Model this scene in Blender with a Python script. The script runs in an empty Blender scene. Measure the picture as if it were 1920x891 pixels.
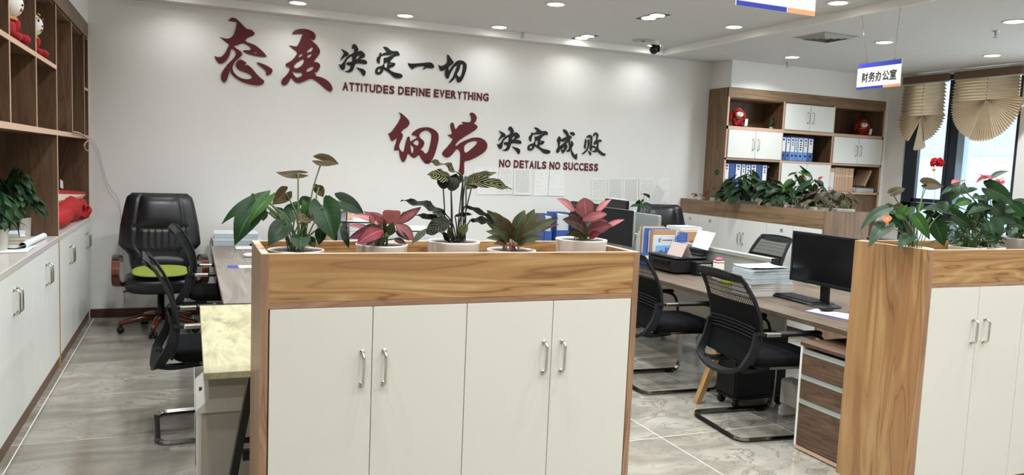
import bpy, math, random
from mathutils import Vector, Matrix
V = Vector
random.seed(7)
SC = bpy.context.scene
COL = SC.collection
# ------------------------------------------------------------------ camera
F, YAW, PIT, ROL, HC = 1449.97, 0.396150, -0.0923515, 0.0415635, 1.6
_fw = V((math.sin(YAW) * math.cos(PIT), math.cos(YAW) * math.cos(PIT), math.sin(PIT)))
_r0 = _fw.cross(V((0, 0, 1))).normalized()
_u0 = _r0.cross(_fw)
_r = _r0 * math.cos(ROL) + _u0 * math.sin(ROL)
_u = _u0 * math.cos(ROL) - _r0 * math.sin(ROL)
cam = bpy.data.cameras.new('camera')
cam.sensor_width = 36.0
cam.lens = F / 1920 * 36
cam.clip_start = 0.05
cam.clip_end = 300
camo = bpy.data.objects.new('camera', cam)
COL.objects.link(camo)
camo.matrix_world = Matrix(((_r.x, _u.x, -_fw.x, 0), (_r.y, _u.y, -_fw.y, 0), (_r.z, _u.z, -_fw.z, HC), (0, 0, 0, 1)))
SC.camera = camo
# ------------------------------------------------------------------ world, exposure
SC.view_settings.view_transform = 'Standard'
SC.view_settings.look = 'None'
SC.view_settings.gamma = 1
SC.view_settings.exposure = 0.02
w = bpy.data.worlds.new('sky')
SC.world = w
w.use_nodes = True
w.node_tree.nodes['Background'].inputs[0].default_value = (0.80, 0.90, 1.0, 1)
w.node_tree.nodes['Background'].inputs[1].default_value = 4.0
LAMP_W = 13.5          # watts of each downlight
LAMP_COL = (0.94, 0.98, 1.0)


def at(x, y, X=None, Y=None, Z=None):
    """the point of a world plane that the photograph shows at pixel x, y"""
    d = _fw + _r * ((x - 960) / F) - _u * ((y - 445.5) / F)
    t = X / d.x if X is not None else (Y / d.y if Y is not None else (Z - HC) / d.z)
    return V((0, 0, HC)) + d * t


def ppm(p):
    """pixels per metre at a point"""
    return F / max(0.1, (V(p) - V((0, 0, HC))).dot(_fw))


# ------------------------------------------------------------------ materials
def lin(c):
    c = c.lstrip('#')
    o = []
    for i in (0, 2, 4):
        v = int(c[i:i + 2], 16) / 255
        o.append(v / 12.92 if v <= 0.04045 else ((v + 0.055) / 1.055) ** 2.4)
    return (*o, 1)


class NT:
    def __init__(s, name):
        s.m = bpy.data.materials.new(name)
        s.m.use_nodes = True
        s.t = s.m.node_tree
        s.b = s.t.nodes['Principled BSDF']
        s.out = s.t.nodes['Material Output']

    def n(s, typ, **kw):
        nd = s.t.nodes.new(typ)
        for k, v in kw.items():
            setattr(nd, k, v)
        return nd

    def l(s, a, b):
        s.t.links.new(a, b)

    def math(s, op, a, b=None, clamp=False):
        nd = s.n('ShaderNodeMath', operation=op, use_clamp=clamp)
        for i, x in enumerate((a, b)):
            if x is None:
                continue
            if isinstance(x, (int, float)):
                nd.inputs[i].default_value = x
            else:
                s.l(x, nd.inputs[i])
        return nd.outputs[0]

    def mix(s, f, a, b):
        nd = s.n('ShaderNodeMix', data_type='RGBA')
        for i, x in ((0, f), (6, a), (7, b)):
            if isinstance(x, (int, float, tuple)):
                nd.inputs[i].default_value = x
            else:
                s.l(x, nd.inputs[i])
        return nd.outputs[2]

    def ramp(s, fac, stops, interp='LINEAR'):
        nd = s.n('ShaderNodeValToRGB')
        cr = nd.color_ramp
        cr.interpolation = interp
        while len(cr.elements) < len(stops):
            cr.elements.new(0.5)
        for e, (p, c) in zip(cr.elements, stops):
            e.position = p
            e.color = lin(c) if isinstance(c, str) else (c, c, c, 1)
        s.l(fac, nd.inputs[0])
        return nd.outputs[0]

    def coord(s, kind='Object', scale=(1, 1, 1), loc=None, rot=(0, 0, 0)):
        tc = s.n('ShaderNodeTexCoord')
        mp = s.n('ShaderNodeMapping')
        mp.inputs['Scale'].default_value = scale
        mp.inputs['Rotation'].default_value = rot
        s.l(tc.outputs[kind], mp.inputs[0])
        if loc is not None:
            s.l(loc, mp.inputs['Location'])
        return mp.outputs[0]

    def noise(s, vec, scale=5, detail=4, rough=0.5, dist=0.0):
        nd = s.n('ShaderNodeTexNoise')
        nd.inputs['Scale'].default_value = scale
        nd.inputs['Detail'].default_value = detail
        nd.inputs['Roughness'].default_value = rough
        nd.inputs['Distortion'].default_value = dist
        s.l(vec, nd.inputs['Vector'])
        return nd.outputs['Fac']

    def bump(s, h, strength=0.2, dist=0.01):
        nd = s.n('ShaderNodeBump')
        nd.inputs['Strength'].default_value = strength
        nd.inputs['Distance'].default_value = dist
        s.l(h, nd.inputs['Height'])
        s.l(nd.outputs[0], s.b.inputs['Normal'])

    def base(s, c):
        if isinstance(c, str):
            s.b.inputs['Base Color'].default_value = lin(c)
        else:
            s.l(c, s.b.inputs['Base Color'])

    def rnd(s):
        oi = s.n('ShaderNodeObjectInfo')
        m = s.math('MULTIPLY', oi.outputs['Random'], 37.0)
        c = s.n('ShaderNodeCombineXYZ')
        s.l(m, c.inputs[0])
        s.l(m, c.inputs[1])
        return c.outputs[0]


def plain(name, c, rough=0.5, metal=0.0, var=0.04, vs=8, coat=0.0, bump=0.0, bs=200, spec=None):
    t = NT(name)
    r, g, b, _ = lin(c)
    v = t.coord('Object')
    f = t.noise(v, vs, 3)
    k = 1 - var
    k2 = 1 + var
    t.base(t.mix(f, (r * k, g * k, b * k, 1), (min(1, r * k2), min(1, g * k2), min(1, b * k2), 1)))
    t.b.inputs['Roughness'].default_value = rough
    t.b.inputs['Metallic'].default_value = metal
    t.b.inputs['Coat Weight'].default_value = coat
    if spec is not None:
        t.b.inputs['Specular IOR Level'].default_value = spec
    if bump:
        t.bump(t.noise(v, bs, 2), bump, 0.002)
    return t.m


def wood(name, light, mid, dark, axis='X', scale=1.0, rough=0.45, rough_streak=0.35, dist=0.55):
    """laminate with long flowing grain along the axis"""
    t = NT(name)
    lng, crs = 0.75 * scale, 9.0 * scale
    sc = {'X': (lng, crs, crs), 'Y': (crs, lng, crs), 'Z': (crs, crs, lng)}[axis]
    v = t.coord('Object', sc, loc=t.rnd())
    n1 = t.noise(v, 1.0, 2, 0.5, dist)
    nb = t.noise(v, 0.45, 2, 0.5, dist)
    fine = {'X': (2, 90, 90), 'Y': (90, 2, 90), 'Z': (90, 90, 2)}[axis]
    n2 = t.noise(t.coord('Object', fine, loc=t.rnd()), 1.0, 3, 0.6, 0.3)
    ring = t.math('FRACT', t.math('MULTIPLY', n1, 7.0))
    tri = t.math('ABSOLUTE', t.math('SUBTRACT', t.math('MULTIPLY', ring, 2.0), 1.0))
    c = t.ramp(tri, [(0.0, light), (0.45, mid), (0.8, mid), (0.97, dark)])
    c = t.mix(t.ramp(nb, [(0.42, 0.0), (0.62, 0.8)]), c, t.ramp(n1, [(0.35, dark), (0.5, mid), (0.65, light)]))
    c = t.mix(t.math('MULTIPLY', n2, rough_streak * 0.8), c, lin(dark))
    t.base(c)
    t.b.inputs['Roughness'].default_value = rough
    t.bump(n2, 0.05, 0.001)
    return t.m


def emit(name, c, s):
    t = NT(name)
    t.b.inputs['Base Color'].default_value = lin(c)
    t.b.inputs['Emission Color'].default_value = lin(c)
    t.b.inputs['Emission Strength'].default_value = s
    return t.m


def leafmat(name, body, vein, kind='plain', edge=None, rough=0.38, back=None):
    t = NT(name)
    rough += 0.14
    t.b.inputs['Specular IOR Level'].default_value = 0.18
    tc = t.n('ShaderNodeTexCoord')
    sp = t.n('ShaderNodeSeparateXYZ')
    t.l(tc.outputs['UV'], sp.inputs[0])
    u = t.math('MULTIPLY', t.math('ABSOLUTE', t.math('SUBTRACT', sp.outputs[0], 0.5)), 2.0)
    v = sp.outputs[1]
    rv = t.n('ShaderNodeObjectInfo').outputs['Random']
    nz = t.noise(t.coord('Object', loc=t.rnd()), 14, 3)
    # lateral veins: slanted stripes
    sl = t.math('ADD', t.math('MULTIPLY', v, 9.0 if kind != 'stripe' else 8.0), t.math('MULTIPLY', u, -1.6 if kind != 'stripe' else -2.4))
    sl = t.math('ADD', sl, t.math('MULTIPLY', nz, 0.5))
    fr = t.math('ABSOLUTE', t.math('SUBTRACT', t.math('MULTIPLY', t.math('FRACT', sl), 2.0), 1.0))
    if kind == 'stripe':
        f = t.math('GREATER_THAN', fr, 0.66)
        f = t.math('MULTIPLY', f, t.math('GREATER_THAN', u, 0.06))
        c = t.mix(f, lin(body), lin(vein))
    else:
        lat = t.math('MULTIPLY', t.math('GREATER_THAN', fr, 0.93), 0.28)
        midr = t.math('MULTIPLY', t.math('LESS_THAN', u, 0.05), 0.8)
        c = t.mix(t.math('MAXIMUM', lat, midr), lin(body), lin(vein))
    if edge:
        e = t.math('ADD', u, t.math('MULTIPLY', t.math('SUBTRACT', nz, 0.5), 0.9))
        e = t.ramp(e, [(0.74, 0.0), (0.92, 1.0)])
        c = t.mix(e, c, lin(edge))
    r, g, b, _ = (0.6, 0.6, 0.6, 1)
    hv = t.n('ShaderNodeHueSaturation')
    t.l(c, hv.inputs['Color'])
    t.l(t.math('ADD', t.math('MULTIPLY', rv, 0.5), t.math('ADD', t.math('MULTIPLY', nz, 0.5), 0.18)), hv.inputs['Value'])
    c = hv.outputs[0]
    if back:
        g = t.n('ShaderNodeNewGeometry')
        c = t.mix(g.outputs['Backfacing'], c, lin(back))
    t.base(c)
    t.b.inputs['Roughness'].default_value = rough
    tr = t.n('ShaderNodeBsdfTranslucent')
    t.l(c, tr.inputs[0])
    ms = t.n('ShaderNodeMixShader')
    ms.inputs[0].default_value = 0.18
    t.l(t.b.outputs[0], ms.inputs[1])
    t.l(tr.outputs[0], ms.inputs[2])
    t.l(ms.outputs[0], t.out.inputs[0])
    return t.m


def paper(name, ink='#8a8c90', dens=0.5, base='#ededea', rows=26, grid=False):
    """paper with rows of illegible print, in UV space"""
    t = NT(name)
    tc = t.n('ShaderNodeTexCoord')
    sp = t.n('ShaderNodeSeparateXYZ')
    t.l(tc.outputs['UV'], sp.inputs[0])
    u, v = sp.outputs[0], sp.outputs[1]
    row = t.math('FRACT', t.math('MULTIPLY', v, float(rows)))
    line = t.math('LESS_THAN', t.math('ABSOLUTE', t.math('SUBTRACT', row, 0.5)), 0.16)
    mp = t.n('ShaderNodeMapping')
    t.l(tc.outputs['UV'], mp.inputs[0])
    mp.inputs['Scale'].default_value = (9, rows, 1)
    t.l(t.rnd(), mp.inputs['Location'])
    ns = t.noise(mp.outputs[0], 1.3, 2)
    on = t.math('GREATER_THAN', ns, 1 - dens)
    mg = t.math('MULTIPLY', t.math('GREATER_THAN', u, 0.1), t.math('LESS_THAN', u, 0.9))
    mg = t.math('MULTIPLY', mg, t.math('MULTIPLY', t.math('GREATER_THAN', v, 0.08), t.math('LESS_THAN', v, 0.94)))
    f = t.math('MULTIPLY', t.math('MULTIPLY', line, on), mg)
    if grid:
        gx = t.math('LESS_THAN', t.math('FRACT', t.math('MULTIPLY', u, 7.0)), 0.05)
        f = t.math('MAXIMUM', f, t.math('MULTIPLY', gx, mg))
    f = t.math('MULTIPLY', f, 0.8)
    t.base(t.mix(f, lin(base), lin(ink)))
    t.b.inputs['Roughness'].default_value = 0.8
    return t.m


M = {}
M['wall'] = plain('wall_paint', '#e9e8e4', 0.85, var=0.012, vs=1.5, bump=0.02)
M['ceil'] = plain('ceiling_paint', '#cfcfcb', 0.9, var=0.01, vs=1)
M['coffer'] = plain('coffer_face_paint', '#f4f2f0', 0.8, var=0.01)
M['golden_x'] = wood('golden_laminate_across', '#c2a06e', '#aa8150', '#7c5430', 'X', 1.1, 0.4, 0.55)
M['golden_z'] = wood('golden_laminate_upright', '#b59465', '#a37c50', '#84593a', 'Z', 1.0, 0.4, 0.4)
M['golden_y'] = wood('golden_laminate_deep', '#b89868', '#a17b4e', '#785134', 'Y', 1.1, 0.4, 0.55)
M['edge'] = wood('pinkish_edge_band', '#a98468', '#98745a', '#7d5b43', 'Z', 2.0, rough_streak=0.2)
M['edge_x'] = wood('pinkish_edge_band_across', '#a98468', '#98745a', '#7d5b43', 'X', 2.0, rough_streak=0.2)
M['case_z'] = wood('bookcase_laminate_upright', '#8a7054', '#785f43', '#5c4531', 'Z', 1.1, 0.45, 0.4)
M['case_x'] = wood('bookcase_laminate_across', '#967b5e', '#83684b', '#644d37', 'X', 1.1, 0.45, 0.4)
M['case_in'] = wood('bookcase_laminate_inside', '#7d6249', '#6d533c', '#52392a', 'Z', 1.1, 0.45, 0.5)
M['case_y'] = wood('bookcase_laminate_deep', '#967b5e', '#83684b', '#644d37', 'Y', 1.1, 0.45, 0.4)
M['case_edge'] = plain('pale_edge_band', '#c9a88f', 0.5, var=0.05)
M['walnut_y'] = wood('desk_laminate_deep', '#6d5e4d', '#5c4e40', '#483c31', 'Y', 1.0, 0.45, 0.4)
M['walnut_gray'] = wood('grey_desk_laminate', '#8e8479', '#756c63', '#615850', 'Y', 1.0, 0.4, 0.2)
M['walnut_x'] = wood('dark_drawer_laminate', '#6e5542', '#5c4534', '#463224', 'Y', 1.6, 0.45, 0.3)
M['door'] = plain('cream_door_laminate', '#d2cfc5', 0.35, var=0.01, vs=1.2)
M['door_w'] = plain('white_door_laminate', '#e2e3dd', 0.4, var=0.01, vs=1.2)
M['counter'] = plain('pale_stone_counter', '#cfcac4', 0.22, var=0.05, vs=9)
M['plinth'] = plain('brown_plinth', '#6b5040', 0.45, var=0.06)
M['skirt'] = plain('dark_red_skirting', '#4b2a23', 0.4, var=0.06)
M['chrome'] = plain('brushed_chrome', '#c9c6be', 0.22, 1.0, var=0.02)
M['chrome_d'] = plain('dark_chrome', '#8c8a86', 0.16, 1.0, var=0.02)
M['alu'] = plain('anodised_aluminium', '#b5bab4', 0.4, 0.6, var=0.02)
M['pot'] = plain('matte_white_pot', '#d8d0c6', 0.5, var=0.02)
M['pot_g'] = plain('grey_cement_pot', '#b9b5ac', 0.8, var=0.1, vs=30)
M['soil'] = plain('dark_soil', '#2a201a', 0.95, var=0.5, vs=60, bump=0.9, bs=90)
M['black'] = plain('black_plastic', '#121315', 0.45, var=0.05, spec=0.35)
M['black_m'] = plain('matte_black_plastic', '#151618', 0.6, var=0.05, spec=0.3)
M['grayplas'] = plain('dark_grey_plastic', '#1f2023', 0.6, var=0.05, spec=0.25)
M['screen'] = plain('dark_monitor_glass', '#0c0d10', 0.18, var=0.0)
M['leather'] = plain('black_leather', '#15171a', 0.33, var=0.08, bump=0.25, bs=120)
M['fabric'] = plain('black_seat_fabric', '#0b0b0d', 0.95, var=0.12, vs=120, bump=0.4, bs=400, spec=0.15)
M['green_pad'] = plain('olive_green_cushion_fabric', '#8f9a3c', 0.9, var=0.08, vs=60, bump=0.4, bs=300)
M['redwood'] = plain('polished_red_wood', '#5f2a18', 0.22, var=0.15, vs=10, coat=0.5)
M['red_fur'] = plain('red_plush', '#a01c26', 0.95, var=0.15, vs=80, bump=0.6, bs=200)
M['white_fur'] = plain('white_plush', '#e8e4da', 0.95, var=0.03, vs=80, bump=0.3, bs=200)
M['gold'] = plain('gold_thread', '#c98a3a', 0.5, var=0.1)
M['redbag'] = plain('red_nonwoven_bag', '#b51f24', 0.75, var=0.1, vs=20)
M['paper'] = plain('white_paper', '#cfd1d4', 0.8, var=0.015)
M['paper_b'] = plain('blueish_paper_edges', '#b0b9bc', 0.8, var=0.08, vs=150)
M['paper_c'] = plain('cream_paper', '#d8cdb8', 0.8, var=0.03)
M['kraft'] = plain('brown_kraft_card', '#a98560', 0.75, var=0.05)
M['kraft_l'] = plain('pale_kraft_card', '#cba98a', 0.75, var=0.05)
M['blue'] = plain('blue_plastic', '#3f62a8', 0.45, var=0.06)
M['blue_l'] = plain('light_blue_binder', '#5f8fd0', 0.45, var=0.06)
M['blue_d'] = plain('dark_blue_binder', '#2f4f8f', 0.45, var=0.06)
M['blue_c'] = plain('cover_sky_blue', '#7fb0dc', 0.6, var=0.2, vs=6)
M['redchar'] = plain('dark_red_acrylic_letters', '#5e1a22', 0.35, var=0.03)
M['blackchar'] = plain('black_acrylic_letters', '#121518', 0.35, var=0.03)
M['signblue'] = plain('royal_blue_print', '#2b3590', 0.4, var=0.02)
M['signorange'] = plain('salmon_print', '#dc9468', 0.4, var=0.02)
M['signwhite'] = plain('white_sign_board', '#e6e6e2', 0.4, var=0.01)
M['ink'] = plain('black_ink', '#16181a', 0.6, var=0.0)
M['redink'] = plain('red_ink', '#b0402c', 0.6, var=0.0)
M['brown'] = plain('pale_label', '#d9c9b8', 0.7, var=0.03)
M['yellow'] = plain('neon_yellow_card', '#c7e61e', 0.6, var=0.05)
M['pink'] = plain('pink_wrap', '#b04a72', 0.6, var=0.2, vs=40)
M['frame_d'] = plain('dark_window_frame', '#2b3440', 0.45, 0.2, var=0.03)
M['stem'] = plain('green_stem', '#55663a', 0.6, var=0.1)
M['stem_d'] = plain('dark_calathea_stem', '#2b2620', 0.6, var=0.1)
M['stem_p'] = plain('pale_pink_stem', '#a98478', 0.6, var=0.1)
M['shred'] = plain('pale_grey_plastic', '#c9c5bf', 0.5, var=0.03)
M['shred_d'] = plain('warm_grey_plastic', '#aca69d', 0.5, var=0.03)
M['steelblack'] = plain('black_painted_steel', '#111214', 0.4, 0.2, var=0.03)
M['light'] = emit('lamp_diffuser', '#fffaf0', 14.0)
M['vent'] = plain('painted_vent_metal', '#a9a9a4', 0.6, var=0.04)
M['vent_d'] = plain('dark_vent_throat', '#3b3b3a', 0.8, var=0.04)
M['clear'] = None

t = NT('clear_acrylic')
t.base('#e8d8d0')
t.b.inputs['Roughness'].default_value = 0.12
t.b.inputs['Alpha'].default_value = 0.4
M['clear'] = t.m
t = NT('window_glass')
t.base('#e8f2fa')
gl = t.n('ShaderNodeBsdfGlossy')
gl.inputs['Roughness'].default_value = 0.02
tp = t.n('ShaderNodeBsdfTransparent')
ms = t.n('ShaderNodeMixShader')
ms.inputs[0].default_value = 0.05
t.l(tp.outputs[0], ms.inputs[1])
t.l(gl.outputs[0], ms.inputs[2])
t.l(ms.outputs[0], t.out.inputs[0])
M['glass'] = t.m

t = NT('black_mesh_fabric')
t.base('#0b0c0e')
t.b.inputs['Roughness'].default_value = 0.8
wv = t.n('ShaderNodeTexWave')
wv.inputs['Scale'].default_value = 60
t.l(t.coord('Object'), wv.inputs['Vector'])
t.bump(wv.outputs['Fac'], 0.3, 0.003)
t.b.inputs['Specular IOR Level'].default_value = 0.15
M['mesh'] = t.m

# marble floor tile
t = NT('grey_beige_marble_tile')
geo = t.n('ShaderNodeNewGeometry')
mp = t.n('ShaderNodeMapping')
t.l(geo.outputs['Position'], mp.inputs[0])
t.l(t.rnd(), mp.inputs['Location'])
mp.inputs['Rotation'].default_value = (0, 0, -0.75)
mp.inputs['Scale'].default_value = (1.0, 1.9, 1)
n1 = t.noise(mp.outputs[0], 1.1, 7, 0.58, 0.7)
n2 = t.noise(mp.outputs[0], 2.4, 8, 0.62, 1.6)
vein = t.math('ABSOLUTE', t.math('SUBTRACT', n2, 0.5))
vm = t.ramp(vein, [(0.0, 1.0), (0.012, 0.5), (0.03, 0.0)])
vm2 = t.ramp(n1, [(0.42, 0.0), (0.6, 1.0)])
c = t.ramp(n1, [(0.26, '#69635a'), (0.42, '#807b70'), (0.54, '#979388'), (0.72, '#b0ada2')])
c = t.mix(t.math('MULTIPLY', t.math('MULTIPLY', vm, vm2), 0.6), c, lin('#453d33'))
n3 = t.noise(mp.outputs[0], 0.7, 3, 0.5, 2.5)
c = t.mix(t.ramp(n3, [(0.62, 0.0), (0.72, 0.35)]), c, lin('#7d6252'))
t.base(c)
t.b.inputs['Roughness'].default_value = 0.13
M['tile'] = t.m
M['grout'] = plain('white_grout', '#e0ded6', 0.7, var=0.03)

# light board with knots
t = NT('bleached_oak_board')
v = t.coord('Object', (6, 1.1, 6))
n1 = t.noise(v, 1.6, 6, 0.6, 2.0)
kn = t.noise(t.coord('Object', (5, 2.2, 5)), 1.7, 3, 0.5, 0.4)
rg = t.math('ABSOLUTE', t.math('SUBTRACT', t.math('FRACT', t.math('MULTIPLY', n1, 14.0)), 0.5))
c = t.ramp(n1, [(0.3, '#8a8262'), (0.5, '#aaa380'), (0.7, '#bdb796')])
c = t.mix(t.math('MULTIPLY', t.math('LESS_THAN', rg, 0.14), 0.4), c, lin('#8b8a68'))
c = t.mix(t.ramp(kn, [(0.58, 0.0), (0.70, 0.8)]), c, lin('#6f5f4c'))
t.base(c)
t.b.inputs['Roughness'].default_value = 0.5
M['board'] = t.m

# pleated blind cloth
t = NT('beige_blind_cloth')
n1 = t.noise(t.coord('Object', (1, 1, 3)), 7, 3)
c = t.mix(n1, lin('#b9a281'), lin('#d2bf9e'))
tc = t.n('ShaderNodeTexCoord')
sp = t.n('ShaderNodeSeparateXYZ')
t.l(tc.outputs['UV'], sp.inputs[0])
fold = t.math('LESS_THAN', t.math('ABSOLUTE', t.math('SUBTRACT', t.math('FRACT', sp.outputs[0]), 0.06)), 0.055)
c = t.mix(t.math('MULTIPLY', fold, 0.8), c, lin('#f3e8d2'))  # pale pleat lines: backlight through the ridges, painted into the colour
t.base(c)
t.b.inputs['Roughness'].default_value = 0.85
tr = t.n('ShaderNodeBsdfTranslucent')
t.l(c, tr.inputs[0])
ms = t.n('ShaderNodeMixShader')
ms.inputs[0].default_value = 0.6
t.l(t.b.outputs[0], ms.inputs[1])
t.l(tr.outputs[0], ms.inputs[2])
t.l(ms.outputs[0], t.out.inputs[0])
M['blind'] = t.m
M['headrail'] = plain('brown_blind_valance', '#6e5645', 0.7, var=0.1, vs=12)

M['pA'] = paper('printed_sheet_text', dens=0.5, rows=30)
M['pB'] = paper('printed_sheet_dense', dens=0.62, rows=36)
M['pC'] = paper('printed_sheet_table', dens=0.5, rows=30, grid=True)
M['pD'] = paper('printed_sheet_sparse', dens=0.38, rows=22, base='#f0f0ee')
M['flyer'] = paper('colour_leaflet_print', ink='#c06a50', dens=0.6, rows=12, base='#d9dde6')

M['anth'] = leafmat('anthurium_leaf_dark', '#223f20', '#4c6b3d', rough=0.3, back='#35502c')
M['anth_l'] = leafmat('anthurium_leaf_light', '#3f6a2c', '#7f9a52', rough=0.35, back='#587a3a')
M['anth_b'] = leafmat('anthurium_leaf_young_brown', '#55472a', '#7d6a45', rough=0.3, back='#4a4423')
M['agl_p'] = leafmat('pink_aglaonema_leaf', '#b86a70', '#dca09c', edge='#5a4a3a', rough=0.35, back='#a46660')
M['agl_r'] = leafmat('crimson_aglaonema_leaf', '#7d2f3c', '#b86a70', edge='#3d2620', rough=0.35, back='#6a3038')
M['agl_d'] = leafmat('dark_aglaonema_leaf', '#452a26', '#8a5550', edge='#2e3a22', rough=0.35, back='#3d2a24')
M['agl_g'] = leafmat('bronze_green_aglaonema_leaf', '#3f4a2b', '#7a6a48', edge='#6a3a2a', rough=0.35, back='#4a4a2e')
M['cal'] = leafmat('striped_calathea_leaf', '#17120f', '#9a9c62', kind='stripe', rough=0.5, back='#332028')
M['cal_d'] = leafmat('dark_calathea_leaf', '#15100f', '#4d543c', kind='stripe', rough=0.5, back='#2d2022')
M['cal_g'] = leafmat('pale_calathea_leaf', '#27301f', '#8d9a7a', kind='stripe', rough=0.5, back='#3c3a30')
M['bush'] = leafmat('pothos_leaf', '#234027', '#4d6b3d', rough=0.35, back='#2f4a2c')
M['bush_l'] = leafmat('umbrella_plant_leaf', '#335c2f', '#6c8c4a', rough=0.4, back='#3f6636')
M['spathe'] = leafmat('pink_anthurium_spathe', '#c4525c', '#d88084', rough=0.25, back='#b04a52')
M['spathe_o'] = leafmat('orange_anthurium_spathe', '#cf7a52', '#d98f68', rough=0.3, back='#c0704c')
M['redpetal'] = leafmat('bright_red_petal', '#e0303c', '#f05058', rough=0.5, back='#d02834')


# ------------------------------------------------------------------ mesh building
class MB:
    def __init__(s):
        s.v, s.f, s.uv, s.sm = [], [], {}, []

    def add(s, vs, fs, smooth=False, uvs=None):
        o = len(s.v)
        s.v += [V(p) for p in vs]
        for f in fs:
            s.f.append([i + o for i in f])
            s.sm.append(smooth)
        if uvs:
            for i, u in enumerate(uvs):
                s.uv[o + i] = u
        return s

    def box(s, a, b, M_=None, bev=0.0):
        (x0, y0, z0), (x1, y1, z1) = a, b
        x0, x1 = min(x0, x1), max(x0, x1)
        y0, y1 = min(y0, y1), max(y0, y1)
        z0, z1 = min(z0, z1), max(z0, z1)
        if bev <= 0:
            vs = [V((x, y, z)) for z in (z0, z1) for y in (y0, y1) for x in (x0, x1)]
            fs = [(0, 2, 3, 1), (4, 5, 7, 6), (0, 1, 5, 4), (2, 6, 7, 3), (0, 4, 6, 2), (1, 3, 7, 5)]
        else:
            e = min(bev, (x1 - x0) / 2.01, (y1 - y0) / 2.01, (z1 - z0) / 2.01)
            vs = []
            for sz in (0, 1):
                for sy in (0, 1):
                    for sx in (0, 1):
                        X, Y, Z = (x0, x1)[sx], (y0, y1)[sy], (z0, z1)[sz]
                        dx, dy, dz = (e, -e)[sx], (e, -e)[sy], (e, -e)[sz]
                        vs += [V((X, Y + dy, Z + dz)), V((X + dx, Y, Z + dz)), V((X + dx, Y + dy, Z))]
            fs = []
            k = lambda sx, sy, sz, ax: (sz * 4 + sy * 2 + sx) * 3 + ax
            for sg in (0, 1):
                q = [k(sg, 0, 0, 0), k(sg, 1, 0, 0), k(sg, 1, 1, 0), k(sg, 0, 1, 0)]
                fs.append(q if sg else q[::-1])
                q = [k(0, sg, 0, 1), k(1, sg, 0, 1), k(1, sg, 1, 1), k(0, sg, 1, 1)]
                fs.append(q[::-1] if sg else q)
                q = [k(0, 0, sg, 2), k(1, 0, sg, 2), k(1, 1, sg, 2), k(0, 1, sg, 2)]
                fs.append(q if sg else q[::-1])
            for a0 in (0, 1):
                for b0 in (0, 1):
                    fs.append([k(0, a0, b0, 1), k(1, a0, b0, 1), k(1, a0, b0, 2), k(0, a0, b0, 2)])
                    fs.append([k(a0, 0, b0, 0), k(a0, 1, b0, 0), k(a0, 1, b0, 2), k(a0, 0, b0, 2)])
                    fs.append([k(a0, b0, 0, 0), k(a0, b0, 1, 0), k(a0, b0, 1, 1), k(a0, b0, 0, 1)])
            for sz in (0, 1):
                for sy in (0, 1):
                    for sx in (0, 1):
                        fs.append([k(sx, sy, sz, 0), k(sx, sy, sz, 1), k(sx, sy, sz, 2)])
        if M_ is not None:
            vs = [M_ @ p for p in vs]
        return s.add(vs, fs)

    def tube(s, path, r, n=8, closed=False, rect=None, smooth=True, cap=True, up=None):
        path = [V(p) for p in path]
        N = len(path)
        rr = r if isinstance(r, (list, tuple)) else [r] * N
        vs, fs = [], []
        prev = None
        for i, p in enumerate(path):
            if closed:
                d = path[(i + 1) % N] - path[i - 1]
            else:
                d = path[min(i + 1, N - 1)] - path[max(i - 1, 0)]
            d.normalize()
            ref = prev if prev is not None else (V(up) if up else (V((0, 0, 1)) if abs(d.z) < 0.9 else V((1, 0, 0))))
            if up is not None and abs(d.dot(V(up))) < 0.95:
                ref = V(up)
            sd = d.cross(ref)
            if sd.length < 1e-6:
                sd = d.orthogonal()
            sd.normalize()
            nn = sd.cross(d).normalized()
            prev = nn
            if rect:
                hw, hh = rect[0] / 2, rect[1] / 2
                vs += [p + sd * a * hw + nn * b * hh for a, b in ((1, 1), (-1, 1), (-1, -1), (1, -1))]
            else:
                vs += [p + (sd * math.cos(2 * math.pi * j / n) + nn * math.sin(2 * math.pi * j / n)) * rr[i] for j in range(n)]
        m = 4 if rect else n
        for i in range(N if closed else N - 1):
            a, b = i * m, ((i + 1) % N) * m
            for j in range(m):
                fs.append([a + j, a + (j + 1) % m, b + (j + 1) % m, b + j])
        if cap and not closed:
            fs.append(list(range(m))[::-1])
            fs.append([(N - 1) * m + j for j in range(m)])
        return s.add(vs, fs, smooth and not rect)

    def lathe(s, prof, c=(0, 0, 0), n=32, M_=None, sx=1.0, sy=1.0, smooth=True, cap=False):
        vs, fs = [], []
        for r, z in prof:
            for j in range(n):
                a = 2 * math.pi * j / n
                p = V((math.cos(a) * r * sx, math.sin(a) * r * sy, z))
                vs.append((M_ @ p if M_ is not None else p) + V(c))
        for i in range(len(prof) - 1):
            for j in range(n):
                fs.append([i * n + j, i * n + (j + 1) % n, (i + 1) * n + (j + 1) % n, (i + 1) * n + j])
        if cap and prof[0][0] > 1e-5:
            fs.append(list(range(n))[::-1])
        if cap and prof[-1][0] > 1e-5:
            fs.append([(len(prof) - 1) * n + j for j in range(n)])
        return s.add(vs, fs, smooth)

    def ball(s, c, rx, ry=None, rz=None, n=20, m=12, e=1.0, M_=None, e2=None):
        """superellipsoid: e < 1 gives a cushion"""
        ry = ry or rx
        rz = rz or rx
        e2 = e if e2 is None else e2
        sg = lambda v, k: math.copysign(abs(v) ** k, v)
        vs, fs = [], []
        for i in range(m + 1):
            ph = -math.pi / 2 + math.pi * i / m
            for j in range(n):
                th = 2 * math.pi * j / n
                p = V((rx * sg(math.cos(ph), e2) * sg(math.cos(th), e), ry * sg(math.cos(ph), e2) * sg(math.sin(th), e), rz * sg(math.sin(ph), e2)))
                vs.append((M_ @ p if M_ is not None else p) + V(c))
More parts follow.
